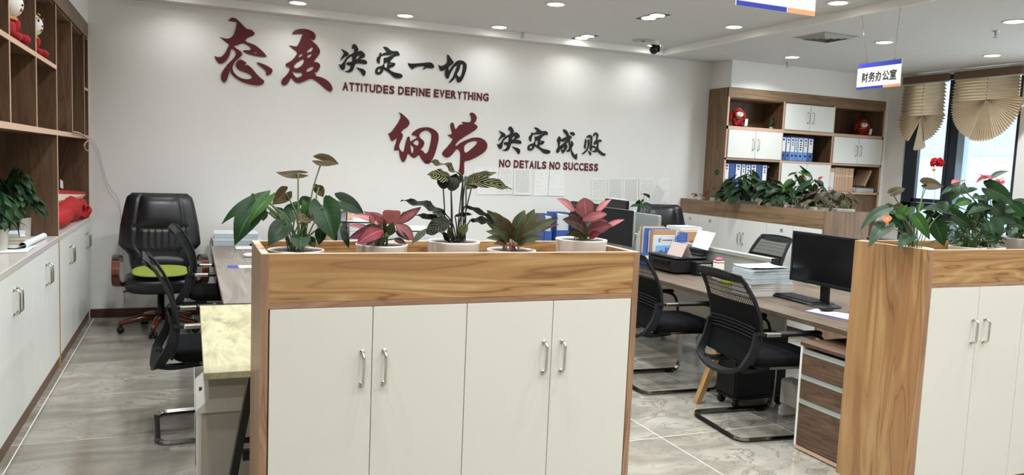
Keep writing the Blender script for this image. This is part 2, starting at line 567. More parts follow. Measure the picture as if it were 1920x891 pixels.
        for i in range(m):
            for j in range(n):
                fs.append([i * n + j, i * n + (j + 1) % n, (i + 1) * n + (j + 1) % n, (i + 1) * n + j])
        return s.add(vs, fs, True)

    def grid(s, fn, nu, nv, smooth=True):
        vs, fs, uvs = [], [], []
        for j in range(nv + 1):
            for i in range(nu + 1):
                vs.append(fn(i / nu, j / nv))
                uvs.append((i / nu, j / nv))
        for j in range(nv):
            for i in range(nu):
                a = j * (nu + 1) + i
                fs.append([a, a + 1, a + nu + 2, a + nu + 1])
        return s.add(vs, fs, smooth, uvs)

    def sheet(s, c00, c10, c11, c01, th=0.0006):
        """a quad card with thickness and UV"""
        c00, c10, c11, c01 = map(V, (c00, c10, c11, c01))
        n = (c10 - c00).cross(c01 - c00).normalized() * th
        uv = [(0, 0), (1, 0), (1, 1), (0, 1)]
        s.add([c00, c10, c11, c01], [(0, 1, 2, 3)], False, uv)
        s.add([c00 - n, c10 - n, c11 - n, c01 - n, c00, c10, c11, c01], [(3, 2, 1, 0), (0, 1, 5, 4), (1, 2, 6, 5), (2, 3, 7, 6), (3, 0, 4, 7)], False, uv + uv)
        return s

    def build(s, name, mat, parent=None, world=True):
        me = bpy.data.meshes.new(name)
        vs = s.v
        if parent is not None and world:
            inv = parent_matrix(parent).inverted()
            vs = [inv @ p for p in vs]
        me.from_pydata([tuple(p) for p in vs], [], s.f)
        me.polygons.foreach_set('use_smooth', s.sm)
        if s.uv:
            ul = me.uv_layers.new(name='UVMap')
            data = []
            for lp in me.loops:
                data += s.uv.get(lp.vertex_index, (0, 0))
            ul.data.foreach_set('uv', data)
        me.materials.append(mat)
        me.update()
        o = bpy.data.objects.new(name, me)
        COL.objects.link(o)
        if parent is not None:
            o.parent = parent
        return o


PM = {}


def parent_matrix(o):
    m = Matrix.Identity(4)
    while o is not None:
        m = (Matrix.Translation(o.location) @ o.rotation_euler.to_matrix().to_4x4()) @ m
        o = o.parent
    return m


def thing(name, label, cat, loc=(0, 0, 0), rz=0.0, group=None):
    o = bpy.data.objects.new(name, None)
    o.empty_display_size = 0.05
    COL.objects.link(o)
    o.location = loc
    o.rotation_euler = (0, 0, rz)
    return tag(o, label, cat, group)


def tag(o, label, cat, group=None, kind=None):
    if label:
        o['label'] = label
    if cat:
        o['category'] = cat
    if group:
        o['group'] = group
    if kind:
        o['kind'] = kind
    return o


def struct(o, label=None):
    o['kind'] = 'structure'
    if label:
        o['label'] = label
    return o


def copy_tree(o, parent=None, loc=None, rz=None, label=None):
    c = o.copy()
    COL.objects.link(c)
    if parent is not None:
        c.parent = parent
    if loc is not None:
        c.location = loc
    if rz is not None:
        c.rotation_euler = (0, 0, rz)
    if label:
        c['label'] = label
    for ch in list(o.children):
        copy_tree(ch, c)
    return c


def B(name, mat, parent, *boxes, bev=0.0, world=True):
    m = MB()
    for a, b in boxes:
        m.box(a, b, bev=bev)
    return m.build(name, mat, parent, world)


def text_mesh(name, s, mat, parent, origin, xdir, ydir, width, height, bold=0.0, depth=0.002, fit_h=None):
    """text fitted to a rectangle: origin is its lower left corner"""
    cu = bpy.data.curves.new(name, 'FONT')
    cu.body = s
    cu.size = 1.0
    cu.offset = bold
    cu.resolution_u = 3
    o = bpy.data.objects.new(name, cu)
    COL.objects.link(o)
    dg = bpy.context.evaluated_depsgraph_get()
    me = bpy.data.meshes.new_from_object(o.evaluated_get(dg))
    bpy.data.objects.remove(o)
    xs = [v.co.x for v in me.vertices]
    ys = [v.co.y for v in me.vertices]
    x0, x1, y0, y1 = min(xs), max(xs), min(ys), max(ys)
    xd, yd = V(xdir).normalized(), V(ydir).normalized()
    nd = xd.cross(yd)
    mb = MB()
    vs = [V(origin) + xd * ((v.co.x - x0) / (x1 - x0) * width) + yd * ((v.co.y - y0) / (y1 - y0) * height) for v in me.vertices]
    fs = [list(p.vertices) for p in me.polygons]
    k = len(vs)
    # front plus a rim for the thickness
    mb.add([p + nd * depth for p in vs], fs)
    ec = {}
    for f in fs:
        for i in range(len(f)):
            e = (f[i], f[(i + 1) % len(f)])
            ec[e] = ec.get(e, 0) + 1
    rim = [(a, b) for (a, b) in ec if (b, a) not in ec]
    rv, rf = [], []
    for a, b in rim:
        q = len(rv)
        rv += [vs[a], vs[b], vs[b] + nd * depth, vs[a] + nd * depth]
        rf.append([q, q + 1, q + 2, q + 3])
    if rv:
        mb.add(rv, rf)
    bpy.data.meshes.remove(me)
    return mb.build(name, mat, parent)

# =================================================================== THE ROOM
YB, XL, XR, YS = 8.19, -0.87, 8.67, 7.80      # back wall, left cabinet front, window wall, bookcase front
ZC, ZL = 3.06, 2.99
YF0 = -2.4
# floor tiles
fl = MB().box((XL - 0.6, YF0 - 0.2, -0.12), (XR + 0.3, YB + 0.3, -0.0012)).build('floor', M['grout'])
struct(fl, 'marble look tiled floor')
P_ = 0.87
tx0, ty0 = -0.84, 3.84
tb = MB()
tb.box((0.0028, 0.0028, -0.01), (P_ - 0.0028, P_ - 0.0028, 0.0), bev=0.0008)
tile0 = None
for i in range(-1, 12):
    for j in range(-8, 6):
        x, y = tx0 + i * P_, ty0 + j * P_
        if x > XR or x + P_ < -1.4 or y > YB or y + P_ < YF0:
            continue
        if tile0 is None:
            tile0 = tb.build('tile', M['tile'], fl)
            o = tile0
        else:
            o = tile0.copy()
            COL.objects.link(o)
            o.parent = fl
        o.location = (x, y, 0)
# walls
struct(B('wall_back', M['wall'], None, ((XL - 0.55, YB, 0), (6.06, YB + 0.2, ZL + 0.1))), 'white wall carrying the red and black lettering')
struct(B('wall_left', M['wall'], None, ((XL - 0.62, YF0, 0), (XL - 0.44, YB, ZC + 0.1)), ((XL - 0.44, YF0, 2.735), (XL, YB, ZC + 0.1)), ((XL - 0.44, YF0, 0), (XL, 1.0, 2.735))), 'white wall above the left bookcase')
struct(B('wall_front', M['wall'], None, ((XL - 0.6, YF0 - 0.2, 0), (XR + 0.2, YF0, ZC + 0.1))), 'white wall behind the camera')
# bulkhead over the right bookcase and the wall behind it
struct(B('wall_alcove', M['wall'], None, ((6.06, YS, 2.665), (XR, YB + 0.2, ZL + 0.1)), ((6.06, YB, 0), (XR, YB + 0.2, 2.665)), ((8.63, YS, 0), (XR, YB, 2.665))), 'white bulkhead over the right bookcase')
# window wall: opening from Y 6.0 to 7.5, z 0.55 to 2.93
WY0, WY1, WZ0, WZ1 = 5.98, 7.50, 0.62, 2.95
struct(B('wall_right', M['wall'], None, ((XR, YF0, 0), (XR + 0.28, 2.4, ZC)), ((XR, 5.35, 0), (XR + 0.28, WY0, ZC)), ((XR, 2.4, 0), (XR + 0.28, 5.35, WZ0)), ((XR, 2.4, WZ1), (XR + 0.28, 5.35, ZC)), ((XR, WY1, 0), (XR + 0.28, YB + 0.2, ZC)), ((XR, WY0, 0), (XR + 0.28, WY1, WZ0)), ((XR, WY0, WZ1), (XR + 0.28, WY1, ZC))), 'white wall around the windows')
# ceilings
XK, YK = 5.24, 8.02
cm = MB().box((XL - 0.3, YF0, ZC), (XK, YK, ZC + 0.12)).build('ceiling', M['ceil'])
struct(cm, 'grey white main ceiling with downlights')
struct(B('trim_1', M['ceil'], None, ((XL - 0.5, YK, ZL), (XK, YB + 0.05, ZC + 0.11)), ((XK, YF0, ZL), (XR + 0.1, YB + 0.05, ZC + 0.11))), 'lower ceiling border along wall and windows')
struct(B('trim_2', M['coffer'], None, ((XL - 0.3, YK - 0.012, ZL), (XK, YK, ZC)), ((XK - 0.012, YF0, ZL), (XK, YK, ZC))), 'white upstand at the edge of the raised ceiling')
struct(B('baseboard_back', M['skirt'], None, ((XL, YB - 0.014, 0.0), (5.6, YB, 0.085)), bev=0.003), 'dark red brown skirting along the lettered wall')

# windows
wn = MB()
fx0, fx1 = XR + 0.02, XR + 0.12
for a, b in (((fx0, WY0, WZ0), (fx1, WY0 + 0.05, WZ1)), ((fx0, WY1 - 0.16, WZ0), (fx1, WY1, WZ1)), ((fx0, 6.755, WZ0), (fx1 + 0.04, 6.865, WZ1)),
             ((fx0, WY0, WZ0), (fx1, WY1, WZ0 + 0.06)), ((fx0, WY0, WZ1 - 0.06), (fx1, WY1, WZ1)), ((fx0, 6.80, 1.27), (fx1, WY1, 1.345))):
    wn.box(a, b, bev=0.004)
win = struct(wn.build('window_1', M['frame_d'], None), 'dark framed window with the pleated blinds')
for a, b in (((6.865, 1.345), (WY1 - 0.16, WZ1 - 0.06)), ((6.865, WZ0 + 0.06), (WY1 - 0.16, 1.27)), ((WY0 + 0.05, WZ0 + 0.06), (6.755, WZ1 - 0.06))):
    B('pane', M['glass'], win, ((fx0 + 0.05, a[0], a[1]), (fx0 + 0.058, b[0], b[1])))
fr = B('sash', M['frame_d'], win, ((fx0 - 0.015, 6.87, 1.35), (fx0 + 0.03, 6.91, WZ1 - 0.07)), ((fx0 - 0.015, WY1 - 0.21, 1.35), (fx0 + 0.03, WY1 - 0.165, WZ1 - 0.07)), ((fx0 - 0.015, 6.87, 1.35), (fx0 + 0.03, WY1 - 0.165, 1.40)), bev=0.004)
M['reveal_lit'] = plain('blue_lit_reveal', '#9db8cc', 0.4, var=0.02)  # blue daylight on the frame's inner reveal, put into its colour
B('reveal', M['reveal_lit'], win, ((fx0, 6.655, WZ0 + 0.06), (fx0 + 0.09, 6.75, WZ1 - 0.06)), bev=0.003)
struct(B('trim_3', M['coffer'], None, ((XR - 0.1, WY0 - 0.05, WZ0 - 0.03), (XR + 0.02, WY1 + 0.04, WZ0)), bev=0.004), 'white window sill')

w2 = MB()  # unseen window, added for more daylight on the bookcase
for a, b in (((fx0, 2.4, WZ0), (fx1, 2.46, WZ1)), ((fx0, 5.29, WZ0), (fx1, 5.35, WZ1)), ((fx0, 3.83, WZ0), (fx1, 3.92, WZ1)), ((fx0, 2.4, WZ0), (fx1, 5.35, WZ0 + 0.06)), ((fx0, 2.4, WZ1 - 0.06), (fx1, 5.35, WZ1))):
    w2.box(a, b, bev=0.004)
win2 = struct(w2.build('added_window', M['frame_d'], None), 'dark framed window added nearer the camera, outside the picture, for more daylight')
for y0_, y1_ in ((2.46, 3.83), (3.92, 5.29)):
    B('pane', M['glass'], win2, ((fx0 + 0.05, y0_, WZ0 + 0.06), (fx0 + 0.058, y1_, WZ1 - 0.06)))

# the office block across the street
M['fac'] = plain('pale_facade_panels', '#a3aebb', 0.8, var=0.03, vs=0.3)
M['facg'] = plain('pale_blue_facade_glass', '#90a6be', 0.8, var=0.1, vs=0.3)
bx = 34.0
bl = thing('office_building', 'pale blue office block seen through the windows', 'building', (bx, 22, -22))
B('wall', M['fac'], bl, ((bx, 8, -22), (bx + 12, 62, 42)))
fw = MB()
n = 0
fwin = None
for iy in range(15):
    for iz in range(13):
        y = 10 + iy * 3.3
        z = -14 + iz * 3.4
        if not (-9 < z < 24):
            continue
        if fwin is None:
            fwin = MB().box((0, 0, 0), (0.22, 2.5, 2.1)).build('window', M['facg'], bl, False)
            o = fwin
            pn = MB().box((-0.02, 1.2, 0), (0.0, 1.28, 2.1)).box((-0.02, 0, 1.4), (0.0, 2.5, 1.48)).build('mullion', M['fac'], fwin, False)
        else:
            o = copy_tree(fwin, bl)
        o.location = V((bx - 0.2, y, z)) - bl.location


# =================================================================== HELPERS FOR FURNITURE
def bar_handle(parent, p, L=0.115, out=(0, -1, 0), r=0.0055, depth=0.03):
    """bent bar handle; p is its middle on the door face"""
    o = V(out)
    p = V(p)
    k = 0.014
    pts = [p + V((0, 0, L / 2)), p + V((0, 0, L / 2)) + o * (depth - k), p + V((0, 0, L / 2 - k * 0.4)) + o * (depth - k * 0.35), p + V((0, 0, L / 2 - k)) + o * depth,
           p + V((0, 0, -L / 2 + k)) + o * depth, p + V((0, 0, -L / 2 + k * 0.4)) + o * (depth - k * 0.35), p + V((0, 0, -L / 2)) + o * (depth - k), p + V((0, 0, -L / 2))]
    m = MB().tube(pts, r, 10, up=(1, 0.3, 0))
    for sz in (1, -1):
        q = p + V((0, 0, sz * L / 2))
        m.tube([q, q + o * 0.004], r * 1.7, 12)
    return m.build('handle', M['chrome'], parent)


# =================================================================== PLANTER CABINETS
def planter_cabinet(name, label, x0, x1, y0, y1, z=1.28, doors=(), handles=(), hz=0.88, side_back=True):
    """front faces -Y; doors = list of (xa, xb)"""
    t = thing(name, label, 'cabinet', ((x0 + x1) / 2, (y0 + y1) / 2, 0))
    th = 0.025
    B('side_panel', M['golden_z'], t, ((x0, y0 + 0.002, 0), (x0 + th, y1, z)))
    B('side_panel', M['golden_z'], t, ((x1 - th, y0 + 0.002, 0), (x1, y1, z)))
    B('edge_band', M['edge'], t, ((x0, y0 - 0.002, 0), (x0 + th, y0 + 0.002, z)))
    B('edge_band', M['edge'], t, ((x1 - th, y0 - 0.002, 0), (x1, y0 + 0.002, z)))
    B('planter_board', M['golden_x'], t, ((x0 + th, y0, 1.119), (x1 - th, y0 + 0.02, z)))
    B('planter_back', M['golden_x'], t, ((x0 + th, y1 - 0.02, 1.0), (x1 - th, y1, z)))
    B('rim_band', M['case_edge'], t, ((x0 + 0.001, y0, z), (x1 - 0.001, y0 + 0.02, z + 0.0015)), ((x0 + 0.001, y1 - 0.02, z), (x1 - 0.001, y1, z + 0.0015)),
      ((x0 + 0.001, y0 + 0.02, z), (x0 + th, y1 - 0.02, z + 0.0015)), ((x1 - th, y0 + 0.02, z), (x1 - 0.001, y1 - 0.02, z + 0.0015)))
    B('rail', M['edge_x'], t, ((x0 + th, y0 - 0.001, 1.098), (x1 - th, y1 - 0.02, 1.118)))
    B('back_panel', M['golden_z'], t, ((x0 + th, y1 - 0.018, 0.0), (x1 - th, y1, 1.0)))
    B('plinth', M['edge_x'], t, ((x0 + th, y0 + 0.01, 0), (x1 - th, y0 + 0.03, 0.07)))
    ds = []
    for a, b in doors:
        d = B('door', M['door'], t, ((a + 0.0012, y0 - 0.001, 0.075), (b - 0.0012, y0 + 0.017, 1.0965)), bev=0.0012)
        ds.append((a, b, d))
    for hx in handles:
        for a, b, d in ds:
            if a <= hx <= b:
                bar_handle(d, (hx, y0 - 0.001, hz))
    return t


YM = 2.615
mid = planter_cabinet('planter_cabinet', 'long low cream door cabinet with wooden plant trough in the centre', 0.213, 1.645, YM, 3.03,
                      doors=[(0.241, 0.585), (0.585, 0.929), (0.929, 1.276), (1.276, 1.618)], handles=(0.550, 0.627, 1.243, 1.319))
rgt = planter_cabinet('planter_cabinet', 'cream door planter cabinet at the right edge with a broad wooden side', 3.275, 5.20, YM + 0.015, 3.09,
                      doors=[(3.302, 3.645), (3.645, 3.985), (3.985, 4.33), (4.33, 4.67), (4.67, 5.17)], handles=(3.612, 3.698, 4.30, 4.365), hz=0.872)
# far planter runs towards the back wall, its doors face the desks (-X)
fx, fy0, fy1, fxb = 5.70, 5.76, 8.18, 6.27
far = thing('planter_cabinet', 'distant planter cabinet running to the back wall in front of the bookcase', 'cabinet', (fx + 0.28, 7.0, 0))
B('end_panel', M['case_z'], far, ((fx, fy0, 0), (fxb, fy0 + 0.025, 1.285)))
B('planter_board', M['case_y'], far, ((fx, fy0 + 0.025, 1.11), (fx + 0.02, fy1, 1.285)))
B('planter_back', M['case_y'], far, ((fxb - 0.02, fy0 + 0.025, 0.0), (fxb, YS - 0.03, 1.285)))
B('trough_floor', M['case_x'], far, ((fx + 0.02, fy0 + 0.025, 1.09), (fxb - 0.02, YS - 0.03, 1.108)), ((fx + 0.02, YS - 0.03, 1.09), (6.02, fy1, 1.108)))
B('plinth', M['plinth'], far, ((fx + 0.03, fy0 + 0.025, 0), (fx + 0.05, fy1, 0.07)))
ys = [5.79, 6.19, 6.58, 6.98, 7.40, 7.80, 8.17]
for i in range(6):
    d = B('door', M['door_w'], far, ((fx + 0.001, ys[i] + 0.002, 0.075), (fx + 0.018, ys[i + 1] - 0.002, 1.107)))
    if i in (2, 3):
        bar_handle(d, (fx, ys[i + 1] - 0.03 if i == 2 else ys[i] + 0.03, 0.90), out=(-1, 0, 0))
    else:
        B('lock_plate', M['alu'], d, ((fx - 0.002, ys[i] + 0.14, 1.03), (fx + 0.002, ys[i] + 0.18, 1.065)))

# =================================================================== LEFT BUILT-IN BOOKCASE
XB = XL - 0.42
lb = thing('built_in_bookcase', 'tall brown built-in bookcase over white cupboards along the left wall', 'bookcase', (XL - 0.2, 5.0, 0))
Y0 = 1.05
div = [4.80 - 2.31, 4.80 - 1.54, 4.80 - 0.77, 4.80, 5.56, 6.34, 7.125, 7.90]
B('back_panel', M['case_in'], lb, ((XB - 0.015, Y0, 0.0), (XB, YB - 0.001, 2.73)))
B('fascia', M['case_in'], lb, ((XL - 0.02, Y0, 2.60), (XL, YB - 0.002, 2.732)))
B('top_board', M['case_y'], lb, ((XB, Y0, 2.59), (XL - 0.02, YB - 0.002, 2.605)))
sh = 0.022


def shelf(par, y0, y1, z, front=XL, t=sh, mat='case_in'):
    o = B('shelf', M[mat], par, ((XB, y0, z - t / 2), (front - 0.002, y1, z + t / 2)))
    B('edge_band', M['case_edge'], o, ((front - 0.002, y0, z - t / 2), (front, y1, z + t / 2)))
    return o


def upright(par, y, z0, z1, t=0.018):
    o = B('upright', M['case_in'], par, ((XB, y - t / 2, z0), (XL - 0.003, y + t / 2, z1)))
    B('edge_band', M['case_edge'], o, ((XL - 0.003, y - t / 2, z0), (XL - 0.0005, y + t / 2, z1)))
    return o


shelf(lb, Y0, YB - 0.002, 1.70, t=0.035)
shelf(lb, Y0, 6.33, 2.155, t=0.028)
shelf(lb, 7.91, YB - 0.002, 2.13)
for y in div:
    upright(lb, y, 1.718, 2.59, 0.02)
upright(lb, 6.345, 0.965, 1.683, 0.026)
upright(lb, YB - 0.012, 0.965, 2.59, 0.018)
upright(lb, 2.4, 0.965, 1.683, 0.026)
# counter and cupboards
B('counter_top', M['counter'], lb, ((XB, Y0, 0.928), (XL + 0.004, 6.325, 0.965)), ((XB, 6.365, 0.928), (XL + 0.004, YB - 0.024, 0.965)), bev=0.003)
B('post', M['golden_z'], lb, ((XL - 0.03, 6.327, 0.0), (XL + 0.001, 6.363, 0.966)))
B('plinth', M['plinth'], lb, ((XL - 0.03, Y0, 0.0), (XL - 0.012, YB - 0.002, 0.085)))
dy = [(1.49, 1.94), (1.94, 2.42), (2.42, 2.90), (2.90, 3.38), (3.38, 3.86), (3.86, 4.33), (4.33, 4.81), (4.81, 5.32), (5.32, 5.82), (5.82, 6.325), (6.365, 6.89), (6.89, 7.42), (7.42, 7.93), (7.93, 8.165)]
dl = []
for a, b in dy:
    dl.append((a, b, B('door', M['door_w'], lb, ((XL - 0.018, a + 0.0015, 0.09), (XL, b - 0.0015, 0.925)), bev=0.001)))
for hy in (2.86, 2.94, 3.82, 3.90, 4.77, 4.85, 5.78, 5.86, 6.85, 6.93, 7.89, 7.97):
    for a, b, d in dl:
        if a <= hy <= b:
            bar_handle(d, (XL, hy, 0.765), out=(1, 0, 0), L=0.13, r=0.006)

# =================================================================== RIGHT BOOKCASE
rb = thing('bookcase', 'tall walnut bookcase with white doors in the far right corner', 'bookcase', (7.3, 8.0, 0))
rx0, rx1, ry1 = 6.045, 8.62, YB - 0.002
cols = [6.065, 6.905, 7.735, 8.60]
rows = [2.54, 2.18, 1.80, 1.43]
B('side_panel', M['case_z'], rb, ((6.035, YS + 0.002, 0), (6.06, ry1, 2.66)))
B('side_panel', M['case_z'], rb, ((8.60, YS + 0.002, 0), (8.622, ry1, 2.66)))
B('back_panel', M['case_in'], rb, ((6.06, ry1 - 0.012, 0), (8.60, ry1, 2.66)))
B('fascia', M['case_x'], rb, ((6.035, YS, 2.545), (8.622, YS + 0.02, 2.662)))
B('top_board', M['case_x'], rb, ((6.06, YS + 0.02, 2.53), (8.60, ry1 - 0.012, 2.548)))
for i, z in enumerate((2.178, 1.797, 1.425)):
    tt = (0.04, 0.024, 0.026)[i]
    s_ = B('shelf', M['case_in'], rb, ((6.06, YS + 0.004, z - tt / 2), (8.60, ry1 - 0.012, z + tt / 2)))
    B('edge_band', M['case_edge'], s_, ((6.035, YS - 0.001, z - tt / 2), (8.622, YS + 0.004, z + tt / 2)))
for x in (6.905, 7.735):
    u_ = B('upright', M['case_in'], rb, ((x - 0.012, YS + 0.003, 1.44), (x + 0.012, ry1 - 0.012, 2.53)))
    B('edge_band', M['case_edge'], u_, ((x - 0.012, YS, 1.44), (x + 0.012, YS + 0.003, 2.545)))
B('lower_panel', M['case_z'], rb, ((6.06, YS + 0.03, 0.0), (8.60, YS + 0.05, 1.41)))
B('edge_band', M['case_edge'], rb, ((6.035, YS - 0.001, 0), (6.06, YS + 0.002, 2.545)))
B('edge_band', M['case_edge'], rb, ((8.60, YS - 0.001, 0), (8.622, YS + 0.002, 2.545)))


def dbl(x0, x1, z0, z1):
    m_ = (x0 + x1) / 2
    for a, b, hx in ((x0, m_, m_ - 0.04), (m_, x1, m_ + 0.04)):
        d = B('door', M['door_w'], rb, ((a + 0.004, YS - 0.016, z0 + 0.004), (b - 0.002, YS - 0.001, z1 - 0.004)), bev=0.001)
        bar_handle(d, (hx, YS - 0.016, (z0 + z1) / 2), L=0.13, r=0.005, depth=0.028)


dbl(6.917, 7.723, 2.198, 2.53)
dbl(6.062, 6.893, 1.81, 2.158)
dbl(7.747, 8.598, 1.81, 2.158)
dbl(6.917, 7.723, 1.438, 1.785)

# =================================================================== CEILING FITTINGS
def downlight(x, y, z, label, r=0.075, power=None, group='round downlights'):
    power = power or (LAMP_W * 0.17 if y > 7.3 else LAMP_W)
    t = thing('downlight', label, 'ceiling light', (x, y, z), 0, group)
    MB().lathe([(r, 0), (r + 0.018, -0.001), (r + 0.02, -0.004), (r + 0.012, -0.007), (r, -0.006)], (x, y, z), 28).build('trim_ring', M['signwhite'], t)
    MB().lathe([(0.0001, -0.0045), (r * 0.6, -0.005), (r, -0.0035)], (x, y, z), 24).build('diffuser', M['light'], t)
    lamp(t, x, y, z - 0.02, r, power)
    return t


def lamp(t, x, y, z, r, power):
    ld = bpy.data.lights.new('lamp', 'AREA')
    ld.shape = 'DISK'
    ld.size = r * 2
    ld.energy = power
    ld.color = LAMP_COL
    ld.spread = math.radians(140)
    lo = bpy.data.objects.new('lamp', ld)
    COL.objects.link(lo)
    lo.parent = t
    lo.location = V((x, y, z)) - t.location


def twin_light(x, y, z, label):
    t = thing('twin_downlight', label, 'ceiling light', (x, y, z), 0, 'square recessed twin lights')
    w_, l_ = 0.085, 0.17
    B('housing', M['black'], t, ((x - w_, y - l_, z - 0.004), (x + w_, y - l_ + 0.01, z)), ((x - w_, y + l_ - 0.01, z - 0.004), (x + w_, y + l_, z)),
      ((x - w_, y - l_, z - 0.004), (x - w_ + 0.008, y + l_, z)), ((x + w_ - 0.008, y - l_, z - 0.004), (x + w_, y + l_, z)), ((x - w_ + 0.008, y - l_ + 0.01, z - 0.0015), (x + w_ - 0.008, y + l_ - 0.01, z)))
    for s_ in (-1, 1):
        MB().lathe([(0.0001, -0.006), (0.066, -0.005), (0.07, -0.002)], (x, y + s_ * 0.075, z - 0.002), 20).build('diffuser', M['light'], t)
    lamp(t, x, y, z - 0.02, 0.09, LAMP_W * (0.15 if y > 7.3 else 1))


gx = [0.94, 1.99, 3.02, 4.045, 4.96]
names = {(0, 7.76): 'round downlight at the very top, left of the red wall characters', (1, 7.78): 'round downlight above the left black wall characters',
         (2, 7.81): 'round downlight over the English lettering of the upper line', (4, 7.83): 'round downlight right beside the black dome camera',
         (2, 6.43): 'round downlight touching the top edge near the ceiling middle', (4, 6.40): 'round downlight just right of the nearer twin light',
         (4, 5.06): 'round downlight cut by the top edge beside the blue striped sign'}
for (i, y), lb_ in names.items():
    downlight(gx[i], y, ZC, lb_)
for i in range(5):
    for y in (6.42, 5.06, 3.70, 2.34, 0.98, -0.4):
        if (i, round(y, 2)) in {(2, 6.42), (4, 6.42), (4, 5.06), (3, 6.42)}:
            continue
        downlight(gx[i], y, ZC, 'round downlight of the raised ceiling, %s of five, %s row in front of the picture' % (('leftmost', 'second', 'middle', 'fourth', 'rightmost')[i], {6.42: 'second', 5.06: 'third', 3.7: 'fourth', 2.34: 'fifth', 0.98: 'sixth', -0.4: 'last'}[y]), group='downlights outside the picture')
twin_light(4.045, 7.82, ZC, 'twin square downlight nearer the lettered wall')
twin_light(4.035, 6.42, ZC, 'larger looking twin square downlight at the top edge')
for x, y, l_ in ((6.437, 7.208, 'round downlight above the bookcase doors'), (6.423, 5.898, 'round downlight behind the hanging office sign chains'),
                 (6.42, 4.562, 'large round downlight at the right edge'), (7.925, 5.843, 'round downlight above the right window blind')):
    downlight(x, y, ZL, l_, group='downlights of the lower ceiling')
for k_, y in enumerate((7.78, 6.42, 5.06, 3.70, 2.34, 0.98)):
    downlight(-0.08, y, ZC, 'round downlight over the left aisle above the picture, %s from the lettered wall' % ('first', 'second', 'third', 'fourth', 'fifth', 'sixth')[k_], group='downlights outside the picture')
for k_, (x, y) in enumerate(((7.925, 4.5), (6.42, 3.2), (7.925, 3.1), (6.42, 1.8), (7.925, 1.7), (6.42, 0.3), (7.925, 0.3))):
    downlight(x, y, ZL, 'round downlight of the lower ceiling outside the picture, %s from the windows' % ('nearest', 'second', 'third', 'fourth', 'fifth', 'sixth', 'farthest')[k_], group='downlights outside the picture')

# sprinklers
for x, y, z, l_ in ((3.356, 7.96, ZC, 'small sprinkler head near the lettered wall'), (6.698, 4.92, ZL, 'sprinkler head beside the large right downlight'), (6.698, 7.567, ZL, 'sprinkler head above the bookcase top')):
    t = thing('sprinkler', l_, 'sprinkler', (x, y, z))
    MB().lathe([(0.028, 0), (0.028, -0.006), (0.012, -0.012), (0.012, -0.035), (0.016, -0.04), (0.0001, -0.042)], (x, y, z), 16).build('body', M['alu'], t)
    MB().lathe([(0.0001, -0.062), (0.02, -0.062), (0.02, -0.058), (0.0001, -0.058)], (x, y, z), 14).tube([(x - 0.012, y, z - 0.038), (x - 0.014, y, z - 0.05), (x, y, z - 0.06)], 0.002, 6).tube([(x + 0.012, y, z - 0.038), (x + 0.014, y, z - 0.05), (x, y, z - 0.06)], 0.002, 6).build('deflector', M['alu'], t)
# speaker and camera
t = thing('ceiling_speaker', 'flat round ceiling speaker beside the dome camera', 'speaker', (4.68, 7.62, ZC))
MB().lathe([(0.12, 0), (0.12, -0.004), (0.10, -0.007), (0.0001, -0.007)], (4.68, 7.62, ZC), 32).build('grille', M['vent'], t)
MB().lathe([(0.022, -0.007), (0.02, -0.010), (0.0001, -0.011)], (4.68, 7.62, ZC), 16).build('hub', M['vent_d'], t)
cx_, cy_ = 4.80, 7.57
t = thing('security_camera', 'black and white dome security camera hanging from the ceiling', 'camera', (cx_, cy_, ZC))
MB().lathe([(0.05, 0), (0.05, -0.012), (0.045, -0.03), (0.046, -0.045), (0.0001, -0.047)], (cx_, cy_, ZC), 24).build('base', M['signwhite'], t)
B('yoke', M['black'], t, ((cx_ - 0.045, cy_ - 0.03, ZC - 0.055), (cx_ + 0.055, cy_ + 0.03, ZC - 0.045)), ((cx_ + 0.04, cy_ - 0.03, ZC - 0.12), (cx_ + 0.056, cy_ + 0.03, ZC - 0.05)), bev=0.004)
bl_ = MB().ball((cx_ - 0.005, cy_, ZC - 0.10), 0.048, n=20).build('ball', M['black'], t)
MB().ball((cx_ - 0.018, cy_ - 0.036, ZC - 0.095), 0.022, n=14).build('lens', M['screen'], bl_)
# vent
vx0, vx1, vy0, vy1 = 5.54, 5.99, 5.79, 6.22
t = thing('ceiling_vent', 'square concentric air vent behind the hanging sign', 'vent', ((vx0 + vx1) / 2, (vy0 + vy1) / 2, ZL))
B('throat', M['vent_d'], t, ((vx0 + 0.02, vy0 + 0.02, ZL - 0.003), (vx1 - 0.02, vy1 - 0.02, ZL)))
for k in range(5):
    d_ = 0.0 + k * 0.045
    a0, a1, b0, b1 = vx0 + d_, vx1 - d_, vy0 + d_, vy1 - d_
    w2 = 0.022 if k else 0.03
    zt = ZL - 0.004
    m_ = MB()
    for q in (((a0, b0), (a1, b0), (a1 - w2, b0 + w2), (a0 + w2, b0 + w2)), ((a1, b0), (a1, b1), (a1 - w2, b1 - w2), (a1 - w2, b0 + w2)),
              ((a1, b1), (a0, b1), (a0 + w2, b1 - w2), (a1 - w2, b1 - w2)), ((a0, b1), (a0, b0), (a0 + w2, b0 + w2), (a0 + w2, b1 - w2))):
        zz = (zt, zt, zt - 0.02, zt - 0.02) if k else (zt + 0.002, zt + 0.002, zt - 0.002, zt - 0.002)
        vs = [V((p[0], p[1], zz[i_])) for i_, p in enumerate(q)]
        m_.add(vs + [v_ + V((0, 0, 0.002)) for v_ in vs], [(0, 1, 2, 3), (7, 6, 5, 4), (0, 4, 5, 1), (1, 5, 6, 2), (2, 6, 7, 3), (3, 7, 4, 0)])
    m_.build('louvre', M['vent'], t)


